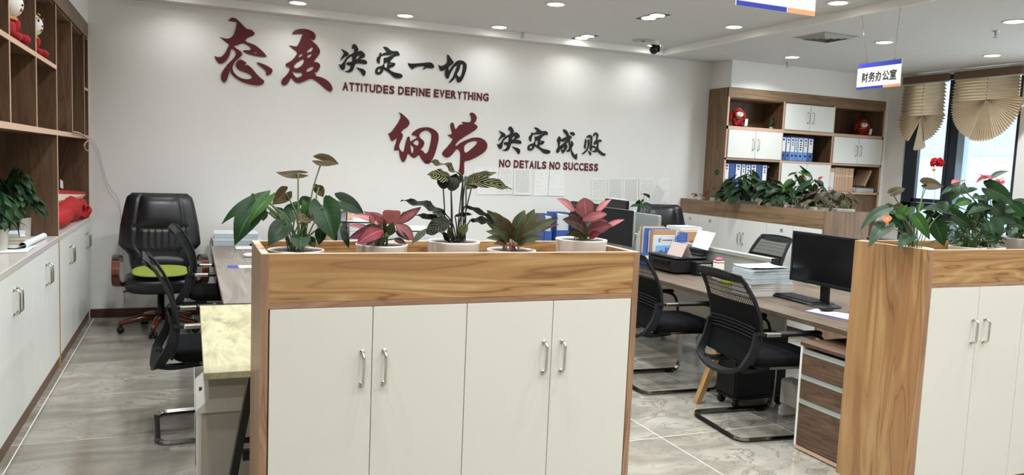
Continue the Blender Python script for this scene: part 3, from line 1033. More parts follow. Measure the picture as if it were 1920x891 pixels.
# =================================================================== HANGING SIGNS
def hang_sign(name, label, c, wdir, width, height, ztop, zceil, hooks, full=True):
    """c = lower left corner in plan; wdir = reading direction"""
    wd = V(wdir).normalized()
    nd = V((0, 0, 1)).cross(wd) * -1           # towards the reader
    c = V((c[0], c[1], 0))
    t = thing(name, label, 'sign', (c.x + wd.x * width / 2, c.y + wd.y * width / 2, ztop - height))
    z0 = ztop - height

    def slab(n_, mat, u0, u1, v0, v1, d0, d1):
        P = lambda u, v, d: c + wd * (u * width) + nd * d + V((0, 0, z0 + v * height))
        vs = [P(u, v, d) for d in (d0, d1) for v in (v0, v1) for u in (u0, u1)]
        fs = [(0, 2, 3, 1), (4, 5, 7, 6), (0, 1, 5, 4), (2, 6, 7, 3), (0, 4, 6, 2), (1, 3, 7, 5)]
        return MB().add(vs, fs).build(n_, mat, t)
    slab('board', M['signwhite'], 0, 1, 0, 1, -0.004, 0.004)
    for s_, d in ((1, 0.0042), (-1, -0.0042)):
        slab('blue_stripe', M['signblue'], 0, 0.63, 0.0, 0.10, d, d + s_ * 0.0006)
        slab('orange_stripe', M['signorange'], 0.64, 1, 0.0, 0.10, d, d + s_ * 0.0006)
        slab('header_band', M['signblue'], 0, 1, 0.83, 1.0, d, d + s_ * 0.0006)
    if full:
        o_ = c + wd * (0.11 * width) + nd * 0.005 + V((0, 0, z0 + 0.26 * height))
        text_mesh('lettering', '财务办公室', M['ink'], t, o_, wd, (0, 0, 1), width * 0.80, height * 0.40, bold=0.018, depth=0.0008)
        o_ = c + wd * (0.035 * width) + nd * 0.005 + V((0, 0, z0 + 0.875 * height))
        MB().add([o_, o_ + wd * 0.013, o_ + wd * 0.013 + V((0, 0, 0.014)), o_ + V((0, 0, 0.014))], [(0, 1, 2, 3)]).build('emblem', M['redpetal'], t)
    for u in hooks:
        a = c + wd * (u[0] * width) + V((0, 0, ztop))
        b = V((c.x, c.y, 0)) + wd * (u[1] * width) + V((0, 0, zceil))
        m_ = MB().tube([a, b], 0.0013, 5)
        L_ = (b - a).length
        n_ = int(L_ / 0.022)
        for k in range(n_):
            m_.ball(a + (b - a) * (k / n_), 0.0032, n=6, m=4)
        m_.build('chain', M['chrome_d'], t)
        MB().tube([a + V((math.cos(q) * 0.01, 0, math.sin(q) * 0.01 + 0.008)) for q in [k * math.pi / 5 for k in range(10)]], 0.0018, 5, closed=True).build('hook', M['chrome_d'], t)
    return t


hang_sign('hanging_sign', 'white hanging office sign with five Chinese characters and blue header', (5.225, 5.045), (0, -1, 0), 0.437, 0.214, 2.576, ZL, ((0.2, -0.02), (0.82, 0.86)))
hang_sign('hanging_sign', 'white hanging sign cut off by the top edge, blue and orange stripe', (2.172, 2.80), (1, 0, 0), 0.437, 0.214, 2.545, ZC, ((0.2, 0.2), (0.82, 0.82)), full=False)


# =================================================================== WALL LETTERING (traced outlines, laid on the wall plane)
def smooth_loop(pts, n=5):
    """closed Catmull-Rom through the points; a point given with a third value keeps its corner"""
    N = len(pts)
    out = []
    for i in range(N):
        p0, p1, p2, p3 = pts[i - 1], pts[i], pts[(i + 1) % N], pts[(i + 2) % N]
        m1 = ((p2[0] - p0[0]) / 2, (p2[1] - p0[1]) / 2) if len(p1) == 2 else ((p2[0] - p1[0]), (p2[1] - p1[1]))
        m2 = ((p3[0] - p1[0]) / 2, (p3[1] - p1[1]) / 2) if len(p2) == 2 else ((p2[0] - p1[0]), (p2[1] - p1[1]))
        for k in range(n):
            t_ = k / n
            h1, h2, h3, h4 = 2 * t_**3 - 3 * t_**2 + 1, t_**3 - 2 * t_**2 + t_, -2 * t_**3 + 3 * t_**2, t_**3 - t_**2
            out.append((h1 * p1[0] + h2 * m1[0] * 0.9 + h3 * p2[0] + h4 * m2[0] * 0.9, h1 * p1[1] + h2 * m1[1] * 0.9 + h3 * p2[1] + h4 * m2[1] * 0.9))
    return out


def character(name, label, mat, ox, oy, sc, loops, group):
    cu = bpy.data.curves.new(name, 'CURVE')
    cu.dimensions = '2D'
    cu.fill_mode = 'BOTH'
    cu.extrude = 0.004
    ctr = None
    P_l = []
    for lp in loops:
        q = [at(ox + x / sc, oy + y / sc, Y=YB - 0.006) for x, y in smooth_loop(lp)]
        P_l.append([(p.x, p.z) for p in q])
    cxm = sum(p[0] for p in P_l[0]) / len(P_l[0])
    czm = sum(p[1] for p in P_l[0]) / len(P_l[0])
    for q in P_l:
        sp = cu.splines.new('POLY')
        sp.points.add(len(q) - 1)
        for i, (x, z) in enumerate(q):
            sp.points[i].co = (x - cxm, z - czm, 0, 1)
        sp.use_cyclic_u = True
    o = bpy.data.objects.new(name, cu)
    COL.objects.link(o)
    dg = bpy.context.evaluated_depsgraph_get()
    me = bpy.data.meshes.new_from_object(o.evaluated_get(dg))
    me.name = name
    bpy.data.objects.remove(o)
    me.materials.clear()
    me.materials.append(mat)
    o = bpy.data.objects.new(name, me)
    COL.objects.link(o)
    o.rotation_euler = (math.pi / 2, 0, 0)
    o.location = (cxm, YB - 0.006, czm)
    return tag(o, label, 'wall letter', group)


C_TAI = [[(208, 92, 1), (250, 54), (300, 62), (350, 105), (425, 180), (490, 200), (525, 240), (505, 268), (445, 292), (415, 325), (440, 345), (520, 375), (590, 425), (640, 475), (670, 515, 1), (620, 520), (520, 505), (420, 475), (385, 447, 1), (410, 440), (465, 440), (482, 425), (455, 390), (400, 362), (365, 362), (320, 378), (275, 392), (310, 420), (360, 455), (375, 490), (340, 535), (290, 580), (262, 640), (275, 700), (330, 755), (400, 783), (465, 785), (492, 765), (480, 738), (420, 705), (345, 680), (305, 640), (305, 590), (345, 553), (390, 565), (425, 590), (408, 622, 1), (445, 618), (500, 665), (550, 725), (600, 775), (640, 810), (615, 848), (560, 860), (470, 848), (370, 815), (290, 765), (245, 720), (232, 680), (215, 725), (195, 790), (160, 828), (128, 795), (125, 735), (160, 665), (220, 590), (275, 535), (300, 490), (285, 445), (258, 425), (240, 440), (225, 500), (190, 560), (145, 595), (100, 598), (65, 560), (45, 508, 1), (85, 522), (125, 518), (170, 475), (205, 410), (218, 375), (190, 350), (150, 320), (108, 278, 1), (150, 295), (220, 300), (270, 260), (300, 180), (308, 110), (270, 100)],
         [(515, 470), (535, 462), (562, 458), (550, 472), (530, 480)],
         [(555, 586), (600, 595), (670, 625), (725, 660), (738, 690), (715, 725), (675, 738), (658, 728), (665, 705), (640, 670), (590, 630), (560, 605)]]
C_DU = [[(182, 120), (215, 82), (280, 62), (360, 65), (430, 90), (470, 130), (470, 175), (445, 200), (395, 180, 1), (430, 208), (490, 265), (528, 335), (505, 390), (470, 435), (455, 468), (505, 478), (530, 515), (512, 560), (490, 595), (455, 598, 1), (470, 615), (478, 645, 1), (550, 662), (620, 700), (665, 750), (682, 800), (660, 838), (610, 815), (540, 755), (480, 705), (430, 680), (385, 685), (320, 715), (265, 730), (215, 715), (180, 672), (162, 672), (145, 710), (110, 752), (70, 758), (48, 725), (65, 680), (110, 635), (145, 585), (152, 540), (115, 528), (105, 495), (140, 475), (190, 440), (240, 375), (235, 340), (190, 305), (145, 265, 1), (190, 272), (240, 275), (275, 220), (300, 155), (315, 128), (260, 125), (195, 127)],
        [(358, 350), (385, 318), (430, 285), (438, 305), (418, 340), (380, 352)], [(262, 408), (275, 385), (308, 364), (308, 385), (280, 410)],
        [(365, 408), (380, 385), (418, 368), (420, 388), (390, 418)], [(207, 520), (225, 490), (275, 455), (318, 435), (328, 465), (300, 515), (245, 548), (212, 543)],
        [(357, 580), (375, 555), (415, 533), (450, 530), (440, 558), (400, 585), (365, 592)], [(183, 590), (230, 600), (285, 602), (312, 615), (295, 645), (250, 665), (220, 648)]]
C_XI = [[(180, 85, 1), (225, 105), (280, 150), (335, 210), (345, 260), (310, 310), (250, 350), (218, 395), (245, 420), (240, 470), (205, 540), (188, 600), (205, 655), (248, 688), (268, 640), (285, 560), (305, 490), (325, 455), (348, 465), (358, 525), (400, 505), (460, 470), (440, 445), (380, 425), (400, 390), (470, 340), (560, 315), (650, 318), (730, 355), (780, 410), (788, 490), (765, 600), (730, 720), (690, 810), (650, 862), (590, 860), (540, 810), (500, 745), (480, 738), (440, 770), (405, 778), (370, 755), (340, 722), (315, 730), (295, 790), (258, 842), (225, 820), (195, 740), (188, 665), (150, 665), (115, 665, 1), (118, 610), (140, 550), (155, 485), (120, 500), (80, 525), (60, 500), (42, 450), (25, 412, 1), (70, 385), (120, 320), (175, 240), (210, 165), (205, 115)],
        [(495, 440), (520, 395), (580, 362), (630, 368), (665, 400), (680, 430), (675, 500), (655, 600), (630, 680), (598, 712), (570, 700), (548, 668), (512, 655), (545, 620), (572, 560), (555, 515), (515, 480)],
        [(402, 550), (430, 520), (470, 508), (486, 535), (480, 580), (455, 590), (425, 575)], [(357, 588), (380, 592), (408, 620), (405, 670), (390, 708), (375, 695), (368, 650)]]
C_JIE = [[(418, 55), (440, 42), (475, 55), (505, 100), (498, 145), (472, 185), (505, 205), (515, 235), (480, 270), (410, 315), (330, 365), (265, 415), (232, 460), (245, 470), (300, 430), (380, 390), (460, 365), (540, 365), (605, 395), (640, 445), (635, 505), (590, 560), (500, 615), (410, 655), (348, 675), (345, 760), (340, 830), (310, 850), (275, 800), (285, 760), (292, 680), (296, 590), (290, 545), (262, 512), (235, 525), (190, 580), (140, 618), (95, 612), (62, 575), (75, 540), (130, 480), (185, 410), (197, 380), (165, 358), (132, 326, 1), (180, 322), (185, 290), (170, 230), (170, 190), (190, 170), (210, 185), (225, 245), (245, 250), (285, 200), (330, 195), (317, 160, 1), (365, 165), (415, 165), (435, 140), (432, 95)],
         [(348, 470), (390, 430), (450, 410), (500, 407), (515, 425), (490, 460), (430, 515), (375, 555), (350, 550), (344, 510)]]
C_JUE = [[(108, 182, 1), (170, 215), (235, 250), (268, 300), (235, 335), (190, 350), (130, 400), (80, 440, 1), (115, 370), (160, 290), (150, 250), (125, 220)],
         [(335, 140), (350, 100), (390, 85), (430, 120), (465, 185), (465, 220), (450, 240), (525, 225), (560, 250), (600, 290), (605, 350), (560, 375), (515, 405), (580, 412), (630, 430), (648, 470), (635, 505), (560, 500), (470, 490), (410, 500), (385, 560), (350, 640), (300, 672), (240, 675), (180, 652, 1), (240, 640), (285, 605), (305, 545), (250, 528), (217, 495), (250, 465), (325, 455), (340, 410), (335, 340), (280, 370), (225, 430), (195, 500), (190, 580), (160, 625), (120, 625), (85, 580), (60, 508, 1), (105, 515), (160, 460), (210, 380), (270, 320), (340, 285), (375, 260), (380, 200), (375, 165), (350, 190), (338, 175)],
         [(415, 395), (430, 360), (470, 325), (495, 322), (480, 365), (440, 400)],
         [(430, 570, 1), (500, 590), (570, 610), (615, 650), (615, 710), (588, 755), (560, 735), (500, 650), (440, 595)]]
C_DING = [[(990, 150), (1020, 142), (1080, 160), (1150, 220), (1220, 235), (1280, 232), (1330, 295), (1310, 325), (1240, 335), (1180, 385), (1135, 465), (1220, 480), (1238, 510), (1200, 555), (1120, 585), (1110, 605), (1150, 645), (1230, 680), (1340, 705), (1385, 735), (1375, 780), (1310, 800), (1240, 790), (1190, 760), (1130, 700), (1050, 645), (990, 615), (980, 660), (930, 710), (870, 722), (825, 690), (820, 630), (850, 580), (910, 550), (965, 535), (1000, 470), (1000, 380), (1060, 365), (1150, 325), (1215, 288), (1180, 290), (1140, 312), (1040, 315), (965, 330), (940, 350), (920, 410), (912, 490), (870, 470), (848, 410), (870, 355), (905, 330), (910, 280), (950, 262), (945, 305), (990, 275), (1050, 255), (1035, 210)],
          [(1012, 500), (1040, 475), (1075, 465), (1072, 520), (1060, 578), (1030, 575), (1012, 555)], [(1110, 492), (1165, 505), (1165, 515), (1112, 516)],
          [(868, 650), (885, 610), (920, 598), (938, 620), (920, 655), (885, 672)]]
C_YI = [[(110, 312, 1), (160, 325), (240, 325), (400, 315), (520, 302), (600, 310), (650, 360), (650, 410), (600, 425), (510, 415), (460, 435), (415, 452, 1), (430, 425), (468, 395), (420, 380), (330, 385), (260, 405), (200, 438), (150, 400), (115, 350)]]
C_QIE = [[(925, 140, 1), (960, 150), (1010, 220), (1065, 300), (1030, 345), (965, 400), (958, 465), (975, 470), (1020, 400), (1080, 320), (1140, 270), (1210, 258), (1280, 280), (1330, 340), (1335, 420), (1310, 520), (1270, 620), (1220, 700), (1165, 720), (1130, 690), (1112, 605), (1070, 660), (1010, 710), (960, 728, 1), (990, 680), (1050, 605), (1068, 560), (1105, 470), (1135, 390), (1125, 370), (1080, 400), (1030, 475), (985, 560), (970, 615), (940, 645), (900, 610), (882, 550), (890, 440), (850, 470), (810, 480), (775, 455), (742, 348, 1), (790, 375), (850, 365), (920, 310), (930, 240)],
         [(1208, 360), (1235, 340), (1262, 345), (1258, 430), (1235, 530), (1210, 590), (1185, 605), (1150, 580), (1135, 545), (1160, 500), (1195, 430)]]
C_CHENG = [[(265, 105), (300, 95), (350, 130), (390, 185), (400, 235), (445, 250), (468, 295), (430, 350), (435, 455, 1), (448, 460, 1), (455, 375), (480, 380), (512, 440), (500, 490), (470, 540), (475, 600), (510, 660), (550, 712), (575, 680), (598, 685), (590, 815), (540, 795), (490, 740), (460, 670), (442, 600), (400, 635), (360, 632), (345, 610), (390, 570), (405, 520), (398, 420), (382, 400), (345, 450), (370, 500), (350, 560), (300, 630), (262, 672), (235, 640), (208, 570), (190, 570), (175, 625), (130, 660), (100, 640), (110, 580), (145, 510), (140, 430), (118, 360), (140, 300), (175, 262), (205, 290), (222, 330), (280, 300), (345, 270), (330, 220), (285, 165)],
           [(190, 490), (195, 410), (220, 380), (270, 392), (330, 370), (368, 332), (330, 385), (260, 440)], [(228, 562), (260, 545), (298, 522), (290, 560), (262, 585), (238, 580)],
           [(425, 180), (470, 158), (520, 170), (548, 210), (530, 245), (495, 250), (450, 215)]]
C_BAI = [[(815, 300, 1), (835, 260), (880, 230), (930, 235), (965, 280), (962, 380), (955, 480), (1000, 490), (1050, 515), (1072, 500), (1068, 430), (1040, 450), (1015, 468), (992, 440), (1010, 390), (1045, 350), (1060, 280), (1055, 225), (1035, 215), (1018, 240), (1000, 270), (985, 250), (992, 200), (1040, 168), (1085, 190), (1108, 235), (1095, 300), (1085, 355), (1130, 335), (1175, 350), (1185, 385), (1150, 400), (1118, 405), (1108, 480), (1112, 560), (1160, 610), (1220, 660), (1282, 688), (1250, 728), (1190, 715), (1130, 670), (1075, 625), (1040, 645), (980, 635), (940, 610), (915, 600), (898, 550), (910, 460), (918, 370), (915, 310), (890, 290), (850, 290)],
         [(940, 595), (955, 555), (985, 530), (1025, 545), (1030, 580), (1000, 608), (965, 610)],
         [(795, 320), (825, 370), (815, 460), (798, 550), (780, 555), (762, 520), (775, 430), (788, 360)],
         [(850, 345), (890, 345), (900, 400), (885, 500), (850, 590), (790, 660), (735, 690), (715, 675), (780, 620), (825, 560), (850, 470)],
         [(862, 610), (900, 620), (935, 660), (925, 720), (895, 690)]]
GR, GB = 'large red calligraphy characters', 'small black calligraphy characters'
character('red_character', 'big dark red brush character at the upper left of the wall', M['redchar'], 395, 25, 6.362, C_TAI, GR)
character('red_character', 'big dark red brush character just right of the leftmost one', M['redchar'], 520, 45, 6.6, C_DU, GR)
character('red_character', 'big dark red brush character starting the lower line', M['redchar'], 725, 200, 8.1, C_XI, GR)
character('red_character', 'big dark red brush character whose stem drops behind the striped plant', M['redchar'], 820, 205, 6.854, C_JIE, GR)
character('black_character', 'first black brush character of the upper line', M['blackchar'], 630, 75, 11.138, C_JUE, GB)
character('black_character', 'second black brush character of the upper line with a small loop', M['blackchar'], 630, 75, 11.138, C_DING, GB)
character('black_character', 'single horizontal black brush stroke in the upper line', M['blackchar'], 755, 90, 11.138, C_YI, GB)
character('black_character', 'last black brush character of the upper line', M['blackchar'], 755, 90, 11.138, C_QIE, GB)


def shifted(c, src, dst):
    """the same character repeated at another spot: src/dst = (x, y) anchor pairs and scale"""
    (sx, sy), (dx, dy), k = src, dst[:2], dst[2]
    return [[((p[0] - sx) * k + dx, (p[1] - sy) * k + dy) + tuple(p[2:]) for p in lp] for lp in c]


character('black_character', 'first black brush character of the lower line', M['blackchar'], 925, 225, 11.138, shifted(C_JUE, (60, 85), (77, 135, 0.865)), GB)
character('black_character', 'second black brush character of the lower line with a small loop', M['blackchar'], 925, 225, 11.138, shifted(C_DING, (820, 142), (715, 155, 0.84)), GB)
character('black_character', 'third black brush character of the lower line', M['blackchar'], 1035, 235, 12.727, C_CHENG, GB)
character('black_character', 'last black brush character of the lower line at the far right', M['blackchar'], 1035, 235, 12.727, C_BAI, GB)
for s_, x0, x1, z0, z1, l_ in (('ATTITUDES DEFINE EVERYTHING', 1.447, 3.076, 2.306, 2.393, 'dark red English capitals under the upper line of characters'),
                               ('NO DETAILS NO SUCCESS', 3.224, 4.507, 1.578, 1.668, 'dark red English capitals under the lower line of characters')):
    t = thing('english_lettering', l_, 'lettering', ((x0 + x1) / 2, YB - 0.001, z0), 0)
    ws = s_.split(' ')
    # widths proportional to the letters
    cw = {'I': 0.42, ' ': 0.42, 'F': 0.84, 'L': 0.84, 'E': 0.9, 'T': 0.84, 'G': 1.08, 'O': 1.1, 'N': 1.02, 'D': 1.02, 'U': 1.0, 'A': 1.0, 'H': 1.0, 'R': 1.0, 'C': 1.0, 'V': 0.92, 'Y': 0.92, 'S': 0.94}
    tot = sum(cw[c_] for c_ in s_)
    k = (x1 - x0) / tot
    x = x0
    for ch in s_:
        wdt = cw[ch] * k
        if ch != ' ':
            g = 0.14 * k
            text_mesh('letter', ch, M['redchar'], t, (x + g * 0.5, YB - 0.001, z0), (1, 0, 0), (0, 0, 1), max(0.012, wdt - g) if ch != 'I' else 0.015, z1 - z0, bold=0.036, depth=0.005)
        x += wdt

# papers taped to the wall (corners read from the photograph)
def wall_paper(label, pts, mat, off=0.004, group='printed sheets taped to the wall'):
    q = [at(x, y, Y=YB - off) for x, y in pts]
    m_ = MB().sheet(q[0], q[1], q[2], q[3])
    return tag(m_.build('wall_sheet', M[mat], None), label, 'paper', group)


X2 = lambda x, y: (880 + x / 4.923, 300 + y / 4.923)
for l_, q, mt, of in (('pale printed sheet behind the striped leaves, leftmost of the left row', [(70, 320), (245, 320), (273, 70), (42, 62)], 'pD', 0.004),
                      ('printed sheet, second of the left row, with a folded corner', [(245, 320), (402, 318), (408, 70), (280, 72)], 'pA', 0.007),
                      ('brighter printed sheet in the middle of the left row', [(408, 322), (572, 325), (570, 85), (410, 80)], 'pB', 0.010),
                      ('sparse printed sheet right of the brighter one', [(592, 328), (722, 330), (738, 95), (604, 90)], 'pD', 0.005),
                      ('faint printed sheet at the right end of the left row', [(728, 330), (876, 335), (878, 98), (742, 96)], 'pD', 0.008),
                      ('sheet with printed tables, leftmost of the right row', [(1128, 372), (1268, 372), (1272, 168), (1124, 170)], 'pC', 0.004),
                      ('densely printed sheet second in the right row', [(1272, 395), (1418, 398), (1418, 165), (1276, 165)], 'pB', 0.006),
                      ('densely printed sheet third in the right row', [(1420, 400), (1562, 402), (1562, 168), (1424, 168)], 'pB', 0.004),
                      ('printed sheet with a dark top edge in the right row', [(1566, 398), (1690, 400), (1708, 166), (1568, 166)], 'pA', 0.008),
                      ('faint printed sheet at the right end of the right row', [(1700, 392), (1842, 392), (1846, 165), (1756, 165)], 'pD', 0.004),
                      ('crooked hanging sheet of fine print over the others', [(1630, 385), (1760, 440), (1822, 290), (1722, 205)], 'pB', 0.016),
                      ('lower printed sheet half hidden by the monitors', [(1364, 470), (1530, 475), (1530, 402), (1364, 400)], 'pC', 0.005)):
    wall_paper(l_, [X2(*p) for p in q], mt, of)


# =================================================================== CHAIRS
def smooth_path(pts, n=6):
    pts = [V(p) for p in pts]
    out = []
    for i in range(len(pts) - 1):
        p0, p1, p2, p3 = pts[max(i - 1, 0)], pts[i], pts[i + 1], pts[min(i + 2, len(pts) - 1)]
        for k in range(n):
            t_ = k / n
            out.append(0.5 * ((2 * p1) + (p2 - p0) * t_ + (2 * p0 - 5 * p1 + 4 * p2 - p3) * t_**2 + (3 * p1 - p0 - 3 * p2 + p3) * t_**3))
    out.append(pts[-1])
    return out


def back_x(z):
    """side profile of the backrest"""
    tb = [(0.38, -0.315), (0.47, -0.285), (0.55, -0.26), (0.65, -0.248), (0.75, -0.262), (0.85, -0.30), (0.93, -0.345), (1.02, -0.415)]
    z = min(1.0199, max(0.38, z))
    for (a, xa), (b, xb) in zip(tb, tb[1:]):
        if z <= b:
            k = (z - a) / (b - a)
            k = k * 0.6 + 0.4 * k * k * (3 - 2 * k)
            return xa + (xb - xa) * k


def back_w(z):
    tt = (z - 0.42) / 0.58
    return 0.20 + 0.055 * math.sin(math.pi * min(1, tt * 0.85 + 0.12)) + 0.025 * tt


def mesh_chair(label):
    t = thing('mesh_chair', label, 'office chair', (0, 0, 0), 0, 'black mesh chairs with sled bases')
    # sled base of flat chrome bar
    P = []
    for s_ in (1, -1):
        a = [(-0.12, 0.21 * s_, 0.435), (0.12, 0.225 * s_, 0.435), (0.235, 0.245 * s_, 0.42), (0.275, 0.258 * s_, 0.36), (0.285, 0.265 * s_, 0.22), (0.285, 0.275 * s_, 0.08), (0.262, 0.275 * s_, 0.03), (0.20, 0.275 * s_, 0.016),
             (-0.20, 0.272 * s_, 0.016), (-0.30, 0.262 * s_, 0.016), (-0.335, 0.21 * s_, 0.016)]
        P.append(a)
    path = smooth_path(P[0], 4) + smooth_path(P[1][::-1], 4)
    MB().tube(path, 0.01, rect=(0.03, 0.016), up=None).build('sled_frame', M['chrome_d'], t)
    for s_ in (1, -1):
        B('foot_pad', M['black'], t, ((0.16, 0.26 * s_ - 0.015, 0.0), (0.22, 0.26 * s_ + 0.027, 0.009)))
    # seat
    MB().ball((0.01, 0, 0.475), 0.27, 0.25, 0.045, n=36, m=12, e=0.35, e2=0.5).build('seat', M['fabric'], t)
    MB().ball((0.0, 0, 0.44), 0.22, 0.225, 0.02, n=28, m=6, e=0.3, e2=0.4).build('seat_pan', M['black_m'], t)
    # backrest frame
    zs = [0.47 + 0.525 * k / 14 for k in range(15)]
    top = 0.995
    L = [(back_x(z) + 0.02, back_w(z), z) for z in zs]
    loop = L + [(back_x(top) - 0.012 + 0.01, back_w(top) * q, top + 0.012 * (1 - q * q)) for q in (0.7, 0.35, 0, -0.35, -0.7)] + [(x, -y, z) for x, y, z in L[::-1]]
    MB().tube(loop, 0.012, rect=(0.03, 0.014), up=(1, 0, 0)).build('back_frame', M['grayplas'], t)
    # curved headband
    hb = MB()
    for s_ in (0, 1):
        pass
    hb.grid(lambda u, v: V((back_x(0.975) - 0.005 - 0.045 * v * (0.6 + 0.4 * abs(2 * u - 1)) + 0.02, (2 * u - 1) * (back_w(0.99) + 0.012), 0.955 + 0.05 * math.sin(v * 1.57) + 0.008 * (2 * u - 1)**2)), 16, 4)
    hb.build('head_band', M['grayplas'], t)
    # lower hoop
    hoop = smooth_path([(back_x(0.70) + 0.01, 0.258, 0.66), (back_x(0.6) - 0.015, 0.258, 0.55), (-0.325, 0.228, 0.445), (-0.34, 0.12, 0.40), (-0.345, 0, 0.388), (-0.34, -0.12, 0.40), (-0.325, -0.228, 0.445), (back_x(0.6) - 0.015, -0.258, 0.55), (back_x(0.70) + 0.01, -0.258, 0.66)], 5)
    MB().tube(hoop, 0.02, rect=(0.022, 0.05), up=(1, 0, 0.2)).build('back_support', M['grayplas'], t)
    for s_ in (1, -1):
        MB().tube(smooth_path([(-0.33, 0.19 * s_, 0.425), (-0.25, 0.17 * s_, 0.41), (-0.08, 0.15 * s_, 0.42)], 4), 0.02, rect=(0.05, 0.025)).build('support_arm', M['grayplas'], t)
    # mesh: a solid lower web and separate upper strips
    MB().grid(lambda u, v: V((back_x(0.47 + 0.36 * v) + 0.012 - 0.018 * math.cos((2 * u - 1) * 1.57), (2 * u - 1) * back_w(0.47 + 0.36 * v), 0.47 + 0.36 * v)), 14, 12).build('mesh_panel', M['mesh'], t)
    ms_ = MB()
    nS = 30
    for k in range(nS):
        u0, u1 = (k + 0.0) / nS, (k + 0.62) / nS
        ms_.grid(lambda u, v: V((back_x(0.83 + 0.13 * v) + 0.012 - 0.018 * math.cos((2 * (u0 + (u1 - u0) * u) - 1) * 1.57), (2 * (u0 + (u1 - u0) * u) - 1) * back_w(0.83 + 0.13 * v), 0.83 + 0.13 * v)), 1, 3)
    for z in (0.865, 0.9, 0.93):
        ms_.grid(lambda u, v: V((back_x(z) + 0.0135 - 0.018 * math.cos((2 * u - 1) * 1.57), (2 * u - 1) * back_w(z), z + 0.004 * v)), 14, 1)
    tag(ms_.build('mesh_strips', M['mesh'], t), None, None, None, 'stuff')
    for k in range(4):
        z = 0.64 + k * 0.022
        MB().tube([(back_x(z) - 0.005 - 0.018 * math.cos(q * 1.57), q * (back_w(z) - 0.02), z - 0.018 * q * q) for q in [j / 6 - 1 for j in range(13)]], 0.004, 6).build('lumbar_slat', M['grayplas'], t)
    # arms
    for s_ in (1, -1):
        y = 0.275 * s_
        B('arm_pad', M['black'], t, ((-0.11, y - 0.026, 0.645), (0.19, y + 0.026, 0.672)), bev=0.008)
        B('arm_bracket', M['chrome'], t, ((-0.205, y - 0.022, 0.645), (-0.108, y + 0.022, 0.668)), bev=0.003)
        MB().tube(smooth_path([(back_x(0.66) + 0.005, 0.258 * s_, 0.66), (-0.24, y * 0.98, 0.66), (-0.20, y, 0.656)], 4), 0.014, rect=(0.03, 0.02)).build('arm_link', M['grayplas'], t)
        MB().tube(smooth_path([(0.13, y, 0.65), (0.2, y, 0.625), (0.235, y, 0.56), (0.243, y * 0.98, 0.48), (0.225, y * 0.93, 0.43)], 4), 0.011, 8).build('arm_post', M['black'], t)
    return t


ch0 = mesh_chair('black mesh chair at the right desk, its back to us, beside the drawer unit')
copy_tree(ch0, None, (3.36, 4.88, 0), math.radians(-3), 'black mesh chair half hidden behind the central cabinet at the right desk')
copy_tree(ch0, None, (0.16, 4.78, 0), math.radians(3), 'black mesh chair nearest us at the left desk, by the bleached board')
copy_tree(ch0, None, (0.26, 6.68, 0), math.radians(-4), 'black mesh chair at the left desk, farther one in front of the leather chair')
copy_tree(ch0, None, (5.02, 6.10, 0), math.radians(176), 'black mesh chair facing us behind the right desk screen')
ch0.location = (3.405, 3.865, 0)
ch0.rotation_euler = (0, 0, math.radians(-5))


